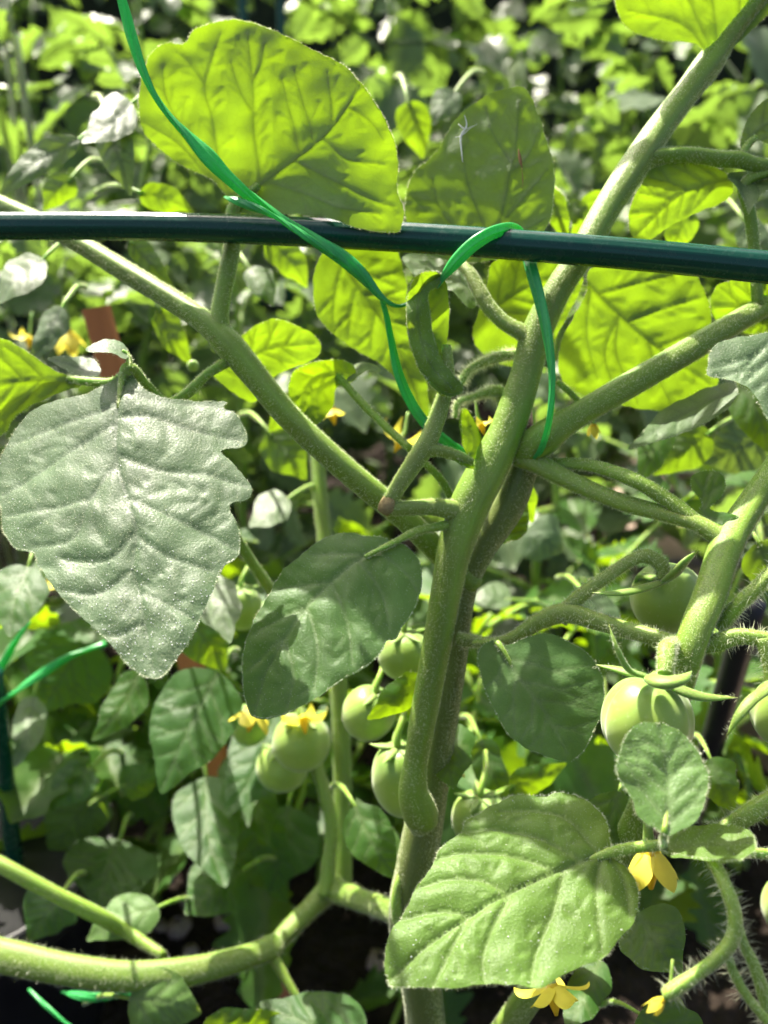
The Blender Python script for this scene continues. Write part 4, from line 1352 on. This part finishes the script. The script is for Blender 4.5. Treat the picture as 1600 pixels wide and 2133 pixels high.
K_ = leaf([(655, 560), (690, 515), (760, 505), (820, 515), (845, 580), (858, 680), (880, 760), (893, 830), (887, 882), (862, 852), (830, 800), (795, 760), (755, 738), (715, 712), (676, 680), (655, 640)],
          [(700, 520), (740, 590), (790, 660), (840, 750), (885, 870)], [(700, 520, .356), (885, 870, .366), (655, 620, .364), (850, 640, .358), (760, 640, .359)], PL, None, 'leaf', 'away', bulge=.0018, fringe=2, nv=5)
U_ = leaf([(438, 772), (470, 740), (490, 713), (525, 683), (570, 665), (615, 678), (660, 703), (667, 733), (640, 755), (600, 770), (565, 790), (545, 825), (520, 838), (480, 812)],
          [(445, 775), (500, 755), (570, 725), (655, 715)], [(445, 775, .39), (655, 715, .372), (525, 683, .372), (530, 835, .390)], PL, None, 'leaf', 'away', bulge=.0016, fringe=1.5, nv=4)
M_ = leaf([(165, 792), (110, 770), (70, 742), (30, 716), (-10, 705), (-80, 715), (-140, 760), (-160, 840), (-110, 910), (-40, 935), (8, 905), (30, 873), (70, 843), (125, 818), (170, 803)],
          [(170, 797), (80, 792), (0, 802), (-140, 835)], [(170, 797, .337), (-140, 835, .326), (0, 706, .328), (0, 905, .338)], PL, None, 'leaf', 'away', bulge=.002, fringe=3, mid_w=1.4, label='glowing leaf cut off by the left edge')
N_ = leaf([(1475, 758), (1484, 728), (1522, 712), (1600, 698), (1690, 700), (1740, 770), (1700, 860), (1640, 905), (1598, 880), (1572, 835), (1542, 808), (1500, 793), (1472, 788)],
          [(1620, 640), (1610, 740), (1600, 870)], [(1475, 770, .284), (1600, 698, .291), (1700, 800, .274), (1600, 880, .266)], PL, None, 'leaf_silver', 'cam', bulge=.003, wav=.003, fringe=4, fuzz=.8, nv=4)
O_ = leaf([(1308, 936), (1338, 905), (1370, 868), (1420, 835), (1480, 808), (1525, 800), (1538, 822), (1520, 852), (1480, 880), (1430, 902), (1370, 922)],
          [(1535, 815), (1470, 840), (1390, 885), (1312, 933)], [(1535, 815, .345), (1312, 933, .33), (1400, 845, .356), (1460, 895, .335)], PL, None, 'leaf_silver', 'cam', bulge=.0018, fringe=2, nv=4)
Pp = leaf([(1480, 640), (1490, 600), (1530, 582), (1600, 580), (1680, 600), (1700, 650), (1640, 700), (1560, 695), (1500, 676)], [(1680, 640), (1600, 640), (1490, 640)],
          [(1680, 640, .34), (1485, 640, .352), (1590, 580, .343), (1590, 695, .352)], PL, None, 'leaf', 'away', nv=4)
Q_ = leaf([(1312, 482), (1312, 430), (1336, 385), (1345, 360), (1385, 342), (1440, 337), (1487, 346), (1518, 368), (1530, 400), (1500, 425), (1468, 436), (1400, 466), (1340, 505)],
          [(1520, 375), (1470, 385), (1400, 415), (1325, 490)], [(1520, 375, .345), (1325, 490, .352), (1400, 340, .340), (1450, 440, .349), (1330, 400, .346)], PL, None, 'leaf', 'away', bulge=.0022, nv=5, fringe=2.5,
          label='folded glowing leaf under the right side petiole')
R_ = leaf([(1545, 305), (1550, 270), (1560, 245), (1578, 222), (1610, 200), (1670, 190), (1710, 240), (1670, 290), (1610, 300), (1580, 292), (1562, 310)], [(1552, 308), (1590, 262), (1690, 225)],
          [(1552, 308, .336), (1690, 225, .330), (1570, 225, .334), (1640, 298, .336)], PL, None, 'leaf_young', 'away', nv=4)
S_ = leaf([(1515, 366), (1545, 362), (1600, 362), (1660, 370), (1640, 420), (1600, 400), (1572, 430), (1560, 450), (1545, 410)], [(1525, 370), (1580, 385), (1650, 385)],
          [(1520, 368, .338), (1650, 370, .325), (1560, 448, .328), (1600, 362, .34)], PL, None, 'leaf_silver', 'cam', nv=3)
# curled broken leaf by the knot
curl = leaf([(852, 600), (868, 572), (900, 565), (925, 575), (936, 610), (932, 680), (930, 760), (962, 800), (955, 822), (925, 824), (890, 795), (862, 745), (848, 680)],
            [(935, 815), (905, 760), (890, 690), (885, 620), (880, 575)], [(852, 640, .318), (900, 568, .314), (935, 640, .326), (945, 815, .318), (890, 690, .3265), (880, 780, .3165), (930, 740, .326)], PL, None, 'leaf', 'cam', bulge=.001, nv=4, fringe=4, label='withered leaf curled beside the knot of the tie')
roll = leaf([(850, 600), (846, 650), (851, 705), (868, 757), (893, 800), (922, 826), (953, 822), (963, 803), (942, 778), (918, 748), (905, 705), (897, 660), (893, 612), (912, 596), (926, 577), (902, 565), (872, 569)],
            [(915, 580), (880, 585), (870, 640), (878, 710), (900, 765), (945, 812)],
            [(850, 620, .3185), (872, 640, .3135), (897, 640, .319), (866, 755, .3185), (890, 750, .3135), (912, 745, .3185), (905, 812, .3185), (930, 800, .314), (955, 800, .3185), (890, 570, .3165), (922, 578, .318)],
            PL, [[(872, 650), (856, 690)], [(878, 710), (905, 725)]], 'leaf_young', 'cam', sp=.0008, bulge=.0008, wav=.0006, fringe=6, flen=.0006, fuzz=1.0, mid_w=.6)
T1 = leaf([(268, 742), (262, 725), (240, 713), (210, 714), (185, 725), (180, 735), (210, 740), (240, 742), (258, 750)], [(264, 738), (225, 728), (182, 732)], [(264, 738, .323), (182, 732, .318), (220, 713, .327), (235, 745, .317)], PL, None, 'leaf_silver', 'cam', sp=.0008, nv=3, bulge=.0015)
T2 = leaf([(210, 775), (195, 745), (150, 742), (110, 745), (98, 752), (125, 765), (160, 785), (190, 790)], [(208, 775), (150, 760), (100, 750)], [(208, 775, .345), (100, 750, .34), (150, 742, .35), (160, 787, .34)], PL, None, 'leaf_silver', 'cam', sp=.0012, nv=3, bulge=.0015)
V_ = leaf([(742, 790), (735, 760), (700, 748), (650, 755), (615, 770), (600, 800), (605, 850), (635, 885), (665, 880), (690, 850), (700, 810), (722, 800)], [(740, 785), (690, 775), (640, 800), (620, 870)],
          [(740, 785, .362), (690, 760, .360), (650, 765, .352), (605, 820, .350), (640, 880, .352), (690, 840, .364)], PL, None, 'leaf_old', 'cam', bulge=.002, nv=4, fringe=3)
V2 = leaf([(722, 795), (735, 765), (760, 755), (785, 762), (790, 775), (765, 772), (745, 785)], [(725, 790), (755, 763), (787, 768)], [(725, 790, .362), (787, 768, .358), (755, 757, .364)], PL, None, 'leaf_young', 'away', sp=.0009, nv=2)
dk1 = leaf([(985, 965), (965, 930), (955, 880), (965, 850), (990, 880), (1005, 930), (1010, 972), (995, 978), (970, 975), (945, 955)], [(960, 958), (985, 930), (975, 865)], [(960, 958, .322), (975, 855, .33), (1008, 965, .336)], PL, None, 'leaf_old', 'cam', sp=.0009, nv=3)
dk2 = leaf([(1040, 1125), (1060, 1060), (1090, 1030), (1102, 1070), (1095, 1110), (1065, 1130)], [(1050, 1120), (1070, 1080), (1092, 1040)], [(1050, 1120, .356), (1092, 1040, .352), (1100, 1100, .35)], PL, None, 'leaf_old', 'cam', nv=3)
dk3 = leaf([(1450, 1075), (1462, 1050), (1440, 1020), (1440, 995), (1465, 982), (1498, 985), (1512, 1010), (1500, 1040), (1478, 1060), (1500, 1070), (1540, 1082), (1520, 1100), (1470, 1098)], [(1500, 1088), (1462, 1060), (1475, 990)], [(1500, 1088, .305), (1475, 985, .315), (1440, 1040, .312)], PL, None, 'leaf_old', 'cam', nv=3)
# shaded curled leaf behind the tie
sh1 = leaf([(840, 535), (900, 525), (960, 540), (1000, 575), (1005, 615), (980, 640), (940, 605), (900, 585), (860, 570)], [(985, 620), (940, 575), (850, 545)], [(985, 620, .342), (850, 545, .352), (950, 535, .354), (900, 590, .344)], PL, None, 'leaf_old', 'away', nv=4)

# --- leaves of the mid distance, oval
mids = [  # base x,y, tip x,y, width, d0, d1, material, side(up), lobes
    (455, 1400, 335, 1655, 165, .47, .45, 'leaf_old', 'cam', .05), (505, 1815, 385, 1905, 135, .52, .49, 'leaf_old', 'cam', 0), (270, 2080, 420, 2110, 150, .42, .40, 'leaf_young', 'cam', .04),
    (760, 2160, 540, 2090, 150, .40, .38, 'leaf_old', 'cam', .03), (420, 2160, 620, 2120, 110, .41, .39, 'leaf_old', 'cam', .03), (935, 1510, 945, 1645, 112, .372, .37, 'leaf_old', 'cam', .03), (880, 1410, 765, 1500, 66, .362, .355, 'leaf_old', 'cam', .03),
    (740, 1680, 830, 1835, 100, .42, .40, 'leaf_old', 'cam', 0), (830, 1800, 740, 1660, 60, .43, .42, 'leaf', 'cam', 0), (1100, 1100, 1172, 1150, 110, .55, .52, 'leaf_silver', 'cam', .03), (1065, 1250, 980, 1245, 60, .55, .52, 'leaf_silver', 'cam', 0),
    (225, 250, 275, 410, 75, .42, .40, 'leaf_silver', 'cam', .10), (275, 215, 170, 300, 85, .425, .405, 'leaf_silver', 'cam', .10), (165, 290, -10, 425, 62, .43, .42, 'leaf_silver', 'cam', .05), (90, 540, 0, 635, 80, .44, .42, 'leaf_silver', 'cam', .04),
    (270, 500, 362, 600, 48, .40, .40, 'leaf', 'away', 0), (1600, 905, 1450, 960, 110, .46, .43, 'leaf_silver', 'cam', .05), (1480, 900, 1360, 990, 90, .44, .42, 'leaf', 'away', .03), (1060, 1000, 1110, 1090, 60, .40, .42, 'leaf', 'away', .06),
    (430, 1620, 470, 1850, 150, .54, .52, 'leaf_old', 'cam', .04), (250, 1640, 330, 1600, 75, .56, .55, 'leaf_old', 'cam', 0), (190, 1600, 105, 1690, 85, .56, .54, 'leaf_old', 'cam', 0), (290, 1400, 190, 1545, 80, .50, .48, 'leaf_old', 'cam', .03),
    (180, 1330, 90, 1480, 190, .60, .58, 'leaf_old', 'cam', .05), (70, 1450, 30, 1600, 70, .56, .52, 'leaf_silver', 'cam', .03), (200, 1650, 110, 1800, 130, .60, .58, 'leaf', 'away', .06), (250, 1750, 210, 1900, 190, .58, .56, 'leaf_old', 'cam', .05),
    (130, 1860, 60, 1960, 110, .50, .48, 'leaf_old', 'cam', .03), (330, 1890, 180, 1960, 90, .47, .46, 'leaf_young', 'cam', .05), (600, 1680, 560, 1860, 150, .60, .60, 'leaf_old', 'cam', .04), (1060, 1640, 1180, 1590, 60, .42, .42, 'leaf_old', 'cam', .04),
    (420, 1200, 480, 1340, 100, .44, .43, 'leaf_silver', 'cam', .08), (380, 1260, 470, 1400, 120, .46, .44, 'leaf_old', 'cam', .04), (60, 1180, 20, 1330, 120, .44, .42, 'leaf_old', 'cam', .03), (1540, 800, 1600, 940, 110, .42, .40, 'leaf_old', 'cam', .04),
    (1390, 880, 1330, 1010, 70, .42, .41, 'leaf_old', 'cam', .03), (1290, 1650, 1230, 1850, 110, .33, .33, 'leaf_old', 'cam', .03), (1480, 1580, 1530, 1690, 90, .36, .35, 'leaf_old', 'cam', .02), (1330, 1900, 1420, 2030, 140, .31, .30, 'leaf_old', 'cam', .03),
    (1330, 2110, 1480, 2200, 130, .30, .29, 'leaf_old', 'cam', .03), (1250, 2000, 1180, 2160, 90, .36, .36, 'leaf_old', 'cam', .03), (130, 640, 60, 760, 60, .42, .42, 'leaf_silver', 'cam', .05), (560, 500, 640, 600, 70, .46, .45, 'leaf', 'away', .04),
    (520, 560, 570, 640, 60, .48, .47, 'leaf_old', 'cam', .04), (330, 640, 400, 760, 60, .46, .45, 'leaf', 'away', .04), (560, 900, 640, 1000, 90, .50, .48, 'leaf', 'away', .08), (640, 830, 560, 900, 70, .46, .46, 'leaf', 'away', .06),
    (600, 1040, 520, 1100, 70, .52, .50, 'leaf_silver', 'cam', .06), (850, 210, 880, 330, 70, .55, .55, 'leaf', 'away', .03), (950, 190, 900, 260, 60, .55, .52, 'leaf_silver', 'cam', .03), (1180, 420, 1230, 480, 50, .42, .42, 'leaf', 'away', .02),
    (1140, 390, 1180, 510, 50, .40, .40, 'leaf', 'away', .02), (1260, 400, 1190, 500, 70, .45, .45, 'leaf', 'away', .03), (150, 370, 90, 440, 70, .46, .46, 'leaf', 'away', .04), (290, 400, 400, 440, 60, .44, .43, 'leaf', 'away', .04),
    (1550, 460, 1600, 540, 70, .44, .44, 'leaf_silver', 'cam', .04), (1440, 440, 1400, 540, 60, .42, .43, 'leaf', 'away', .04), (590, 1350, 520, 1450, 70, .52, .5, 'leaf_silver', 'cam', .03), (1220, 1240, 1290, 1330, 60, .46, .45, 'leaf_silver', 'cam', .03),
    (575, 1470, 470, 1700, 150, .57, .55, 'leaf_old', 'cam', .03), (520, 1690, 600, 1880, 130, .58, .56, 'leaf_old', 'cam', .03), (500, 1560, 560, 1760, 120, .585, .57, 'leaf_old', 'cam', .03),
    (1000, 1540, 1060, 1680, 70, .44, .44, 'leaf', 'cam', .05), (1580, 1130, 1640, 1240, 100, .36, .36, 'leaf', 'away', .04),
]
for i, (x0, y0, x1, y1, w, d0, d1, mt, up, lb) in enumerate(mids):
    qleaf(x0, y0, x1, y1, w, d0, d1, PL, side=.006 * math.sin(i * 1.9), tilt=(.5 + .45 * math.sin(i * 2.7)) if up == 'cam' else -.25 + .2 * math.sin(i * 1.3), lobes=lb, mat=mt, up=up, sp=.0016, nv=4, bulge=.0014)
    # short petiole running back from the leaf base
    ux, uy = x0 - x1, y0 - y1
    l = math.hypot(ux, uy)
    ux, uy = ux / l, uy / l
    stem('petiole', [(x0 - ux * 12, y0 - uy * 12, d0, 7), (x0 + ux * 26, y0 + uy * 26, d0 + .006, 9), (x0 + ux * 62, y0 + uy * 58 + 6, d0 + .03, 11), (x0 + ux * 95, y0 + uy * 80 + 26, d0 + .07, 12)], PL, 'stem', hair=.15, per=4, sides=8)
# --- unseen shoot, added above the frame to shade the stem and leaves below
stem('branch', [(1640, -65, .301, 30), (1400, -220, .33, 34), (1000, -330, .37, 30), (700, -350, .40, 26), (430, -330, .42, 18)], PL, 'stem', hair=0)
for x0, y0, x1, y1, w, d0, d1 in [(970, -335, 850, -165, 170, .376, .363), (860, -345, 740, -200, 200, .385, .37), (700, -350, 560, -210, 190, .402, .39), (560, -345, 470, -240, 160, .41, .40),
                                  (900, -345, 980, -480, 190, .38, .41), (680, -350, 760, -470, 180, .40, .43)]:
    qleaf(x0, y0, x1, y1, w, d0, d1, PL, mat='leaf', up='away', sp=.003, fringe=0)


# --- tomatoes
def tomato(x, y, d, w, h, tilt=(0, 0), ribs=5, rib=.02, sepals=None, label=None, auto_sep=True):
    c = P(x, y, d)
    rx = w * .5 * d / FPX; rz = h * .5 * d / FPX
    ns, nr = 48, 28
    V, F, top = [], [], []
    for j in range(nr + 1):
        ph = math.pi * j / nr
        for k in range(ns):
            th = 2 * math.pi * k / ns
            s = math.sin(ph) ** .92
            q = s * (1 - rib * (1 - abs(math.cos(ribs * th * .5))) ** 3 * 2.2 * (0.3 + .7 * max(0, math.cos(ph * .5))))
            zz = math.cos(ph) - .09 * math.exp(-(ph / .40) ** 2)
            v = Vector((rx * q * math.cos(th), rx * q * math.sin(th), rz * zz))
            v.rotate(Matrix.Rotation(tilt[0], 3, 'X') @ Matrix.Rotation(tilt[1], 3, 'Y'))
            V.append(c + np.array(v))
            top.append(max(0, 1 - ph / 1.3))
    for j in range(nr):
        for k in range(ns):
            a, b = j * ns + k, j * ns + (k + 1) % ns
            F.append((a, a + ns, b + ns, b))
    o = mesh_obj('tomato', V, F, M['fruit'], PL, attrs={'fruit_top': top})
    if label: o['label'] = label
    tp = Vector((0, 0, rz * .84)); tp.rotate(Matrix.Rotation(tilt[0], 3, 'X') @ Matrix.Rotation(tilt[1], 3, 'Y'))
    tp = c + np.array(tp)
    cal_v, cal_f, cal_l = [], [], []
    paths = []
    if sepals:
        for sp in sepals:
            cc = catmull([q[:3] for q in sp[0]], 6)
            paths.append((P(cc[:, 0], cc[:, 1], cc[:, 2]), sp[1] * d / FPX))
    elif auto_sep:
        for k in range(5):
            a = 2 * math.pi * k / 5 + .4
            dr = np.array([math.cos(a), math.sin(a), 0])
            paths.append((np.array([tp + dr * rx * .95 * t + np.array([0, 0, rz * (.06 + .10 * t - .38 * t * t + .3 * t ** 3)]) for t in np.linspace(0, 1, 9)]), rx * .24))
    if not sepals and auto_sep:      # stalk curving up and back from the calyx
        st = catmull([tp + np.array([0, 0, -rz * .05]), tp + np.array([0, .1 * rx, rz * .35]), tp + np.array([.2 * rx, .6 * rx, rz * .7]), tp + np.array([.3 * rx, 1.6 * rx, rz * .8])], 5)
        V2, F2, l2 = tube(st, np.linspace(rx * .13, rx * .09, len(st)), 9)
        mesh_obj('pedicel', V2, F2, M['stem_bright'], o, attrs={'luv': l2})
    for i, (pp, wd) in enumerate(paths):
        n = len(pp)
        t = np.linspace(0, 1, n)
        r = wd * .5 * np.clip(np.sin(np.pi * np.minimum(1, .22 + t * .8)) ** .8, .06, 1) * np.where(t > .97, .4, 1)
        V2, F2, l2 = tube(pp, r * 1.25, 10, flat=.5)
        so = mesh_obj('sepal', V2, F2, M['sepal'], o, attrs={'luv': l2})
        tg_, N_2, B_2 = frames(pp)
    if sepals:
        rts, drs = [], []
        for pp, wd in paths:
            for q in pp[::1]:
                for _ in range(7):
                    v = rng.normal(size=3); v /= np.linalg.norm(v)
                    rts.append(q + v * wd * .3); drs.append(v)
        add_hairs(o, np.array(rts), np.array(drs), rng.uniform(.0006, .0018, len(rts)), .00004)
    return o


tomato(1348, 1502, .268, 188, 190, (R(-14), R(4)), 5, .05,
       [([(1350, 1410, .262), (1310, 1395, .258), (1285, 1350, .257), (1268, 1300, .259)], 20), ([(1355, 1412, .258), (1385, 1422, .252), (1420, 1415, .252), (1442, 1397, .254)], 40),
        ([(1380, 1414, .262), (1420, 1438, .258), (1470, 1452, .258), (1538, 1453, .260)], 24), ([(1345, 1412, .270), (1300, 1398, .274), (1240, 1384, .278)], 22), ([(1365, 1408, .275), (1380, 1400, .285), (1400, 1395, .292)], 24)],
       'pale green ribbed tomato under long pointed sepals')
tomato(1390, 1245, .335, 150, 150, (R(-6), R(0)), 5, .02,
       [([(1385, 1210, .314), (1330, 1228, .308), (1280, 1236, .306), (1232, 1234, .308)], 18), ([(1385, 1210, .312), (1405, 1195, .306), (1430, 1168, .303), (1456, 1146, .304)], 22), ([(1375, 1208, .318), (1340, 1200, .33), (1320, 1215, .335)], 24)],
       'shaded green tomato behind the thick pale stem')
tomato(1632, 1482, .272, 130, 150, (0, 0), 5, .04, [([(1612, 1430, .262), (1570, 1455, .256), (1540, 1490, .254), (1512, 1536, .256)], 20), ([(1620, 1425, .262), (1640, 1450, .256), (1660, 1500, .254)], 22)],
       'green tomato cut off by the right edge')
tomato(842, 1362, .40, 112, 108, (0, 0), label='round green tomato between the oval leaf and the main stem')
tomato(768, 1485, .41, 112, 116, (R(5), R(20)), label='pale green tomato half covered by a small dark leaf')
tomato(838, 1622, .39, 128, 170, (0, R(-8)), label='long green tomato half hidden by the main stem')
tomato(628, 1545, .47, 122, 120, (R(-12), 0), label='round green tomato under a yellow flower')
tomato(588, 1596, .50, 110, 100, (0, R(10)), label='green tomato lowest of the left cluster')
tomato(1000, 1705, .40, 120, 118, (0, 0), label='dull green tomato behind the broad puckered leaf')
tomato(520, 1510, .52, 80, 90, (0, 0), label='small shaded green tomato behind the yellow petals', auto_sep=False)
tomato(505, 1265, .50, 84, 96, (0, 0), label='green tomato between the downy leaf and the oval leaf')
tomato(560, 1290, .52, 70, 80, (0, 0), label='small green tomato beside the oval leaf', auto_sep=False)
tomato(1640, 1885, .40, 100, 130, (0, 0), label='blurred pale green tomato at the lower right edge', auto_sep=False)
tomato(402, 762, .43, 24, 26, (0, 0), label='tiny green fruit hanging beside the left branch', auto_sep=False)


# --- flowers
def flower(x, y, d, face, size, reflex=.7, seed=0, label=None, npet=5, spread=1.0):
    """five narrow petals round an anther cone; face: world direction the flower looks to; size in pixels"""
    r_ = random.Random(seed + int(x))
    c = P(x, y, d); s = size * d / FPX
    f = Vector(face).normalized()
    q = f.to_track_quat('Z', 'Y').to_matrix()

    def T(v): return c + np.array(q @ Vector(v))
    cone = np.array([T((0, 0, s * t)) for t in np.linspace(-.05, .55, 6)])
    V, F, luv = tube(cone, s * np.array([.10, .13, .13, .11, .07, .03]), 10, lambda th, L: 1 + .1 * np.cos(5 * th))
    o = mesh_obj('flower', V, F, M['anther'], PL, attrs={'luv': luv})
    if label: o['label'] = label
    for k in range(npet):
        a = 2 * math.pi * k / npet + r_.uniform(-.2, .2)
        V, F = [], []
        n = 9
        cv = reflex * r_.uniform(.6, 1.2); tw = r_.uniform(-.4, .4)
        for i in range(n):
            t = i / (n - 1)
            rad = s * (.08 + .75 * spread * math.sin(t * 1.5))
            zz = s * (.12 * math.sin(t * 3) - cv * .75 * t * t)
            w = s * .18 * max(.05, math.sin(math.pi * min(1, (t * .86 + .14) ** .8)) ** .8)
            for j in (-1, -.5, 0, .5, 1):
                px_ = rad; py_ = w * j; pz_ = zz + abs(j) * w * .35 + j * tw * w
                V.append(T((px_ * math.cos(a) - py_ * math.sin(a), px_ * math.sin(a) + py_ * math.cos(a), pz_)))
        for i in range(n - 1):
            for j in range(4):
                F.append((i * 5 + j, i * 5 + j + 1, i * 5 + 6 + j, i * 5 + 5 + j))
        mesh_obj('petal', V, F, M['petal'], o)
    # green calyx and pedicel
    pd = np.array([T((0, 0, -s * t)) for t in (.0, .15, .35)] + [c + np.array(q @ Vector((0, 0, -s * .6))) + np.array([0, .004, .006])])
    V, F, luv = tube(catmull(pd, 4), np.linspace(s * .10, s * .05, 13), 8)
    mesh_obj('calyx', V, F, M['sepal'], o, attrs={'luv': luv})
    return o


flower(1150, 2052, .290, (.1, -.5, -.75), 105, -.1, 1, 'yellow flower peeping out below the broad puckered leaf')
flower(1352, 1770, .272, (.05, -.35, -.95), 150, -.85, 2, 'yellow flower hanging under the small leaves at the lower right', spread=.42)
flower(1380, 2082, .231, (-.8, -.3, -.6), 58, -.9, 3, 'half open yellow bud on the hairy truss', spread=.25)
flower(632, 1492, .455, (.15, -.6, -.6), 66, .35, 4, 'yellow flower hanging in front of the round tomato')
flower(528, 1475, .44, (-.2, -.3, -.9), 92, -.6, 5, 'pale yellow flower at the tip of the oval leaf', spread=.55)
flower(690, 850, .47, (.2, -.3, -.9), 66, -.4, 6, 'yellow flower hanging under the curled dark leaf', spread=.5)
flower(835, 915, .45, (-.4, -.4, -.7), 58, .7, 7, 'small yellow flower left of the broken stalk')
flower(1236, 885, .365, (.15, -.1, -.95), 48, -.8, 8, 'closed pale yellow flower under the right branch', spread=.3)
flower(1000, 880, .36, (.3, -.3, -.8), 50, .3, 9, 'yellow flower between the broken stalk and the stem')
flower(142, 690, .60, (.1, -.2, -.95), 85, -.7, 10, 'drooping yellow flower left of the orange stake', spread=.4)
flower(62, 700, .62, (-.1, -.3, -.9), 50, .3, 11, 'orange yellow flower near the left edge')
flower(92, 1210, .52, (.1, -.3, -.9), 60, -.4, 12, 'yellow bud below the downy leaf at the left')
flower(1115, 905, .352, (.1, -.3, -.9), 40, .1, 13, 'yellow flower peeping out behind the stem')
flower(955, 1600, .43, (.4, -.4, -.5), 40, .3, 14, 'small yellow flower in the shade right of the stem')

# ================================================================== the tie
def twine_part(pts, parent, w=1.0, twist=90.0, flat=.62, name='strand'):
    c = catmull(pts, 9)
    p = P(c[:, 0], c[:, 1], c[:, 2])
    r = c[:, 3] * .5 * c[:, 2] / FPX * w * .62

    def prof(th, L):
        return 1 + .16 * np.cos(2 * th + 1) + .20 * np.cos(5 * th) + .06 * np.cos(11 * th + L * 60)
    V, F, luv = tube(p, r, 22, prof, twist, True, flat)
    return mesh_obj(name, V, F, M['twine'], parent, attrs={'luv': luv})


tie_loc = P(1040, 480, .315)
TIE = empty('plant_tie', tuple(float(v) for v in tie_loc), 'bright green plastic tie wound round the level stake and looped round the main stem', 'plant tie')
twine_part([(215, -120, .300, 26), (255, 0, .305, 29), (275, 80, .308, 31), (300, 155, .311, 33), (340, 225, .313, 36), (390, 280, .315, 36), (430, 325, .317, 48), (475, 370, .319, 36), (530, 415, .319, 40), (590, 455, .320, 38), (650, 495, .320, 40),
            (705, 530, .321, 42), (750, 570, .323, 40), (790, 615, .325, 32), (825, 637, .325, 22), (850, 632, .327, 18)], TIE, 1.0, 55, .55)
twine_part([(470, 411, .325, 14), (490, 416, .321, 24), (530, 432, .317, 24), (580, 455, .3155, 24), (640, 495, .315, 20), (700, 535, .317, 16)], TIE, 1, 110)
twine_part([(795, 622, .328, 26), (806, 660, .331, 30), (815, 710, .334, 33), (828, 770, .336, 33), (850, 825, .338, 32), (885, 880, .341, 30), (930, 920, .344, 28), (975, 950, .350, 26), (1030, 975, .353, 24), (1075, 980, .348, 24), (1098, 968, .338, 20), (1125, 940, .325, 26), (1143, 880, .318, 32), (1150, 800, .316, 34),
            (1142, 710, .316, 35), (1127, 630, .318, 35), (1108, 560, .322, 34), (1098, 520, .330, 34), (1085, 490, .328, 34), (1062, 476, .318, 34), (1025, 485, .3105, 36), (985, 510, .3095, 38), (950, 545, .312, 36), (925, 575, .317, 22), (905, 600, .321, 18), (860, 630, .326, 18)], TIE, 1.0, 28, .6)
o = twine_part([(220, 1340, .52, 22), (140, 1370, .51, 24), (70, 1415, .505, 24), (-20, 1475, .50, 24), (-80, 1500, .5, 22)], None, 1, 60, name='plant_tie')
tag(o, 'bright green tie running to the upright stake at the left edge', 'plant tie')
o = twine_part([(60, 1295, .52, 22), (30, 1340, .52, 24), (-10, 1410, .515, 22), (-40, 1470, .51, 22)], None, 1, 60, name='plant_tie')
tag(o, 'short steep piece of green tie at the left edge', 'plant tie')
o = twine_part([(290, 2072, .47, 10), (240, 2075, .455, 24), (180, 2076, .455, 24), (130, 2066, .47, 12)], None, 1, 60, name='plant_tie')
tag(o, 'scrap of green tie under the thick lower left branch', 'plant tie')
o = twine_part([(60, 2060, .47, 8), (100, 2100, .46, 14), (150, 2140, .455, 16), (220, 2180, .45, 16)], None, 1, 60, name='plant_tie')
tag(o, 'thin green tie curving over the black pot', 'plant tie')
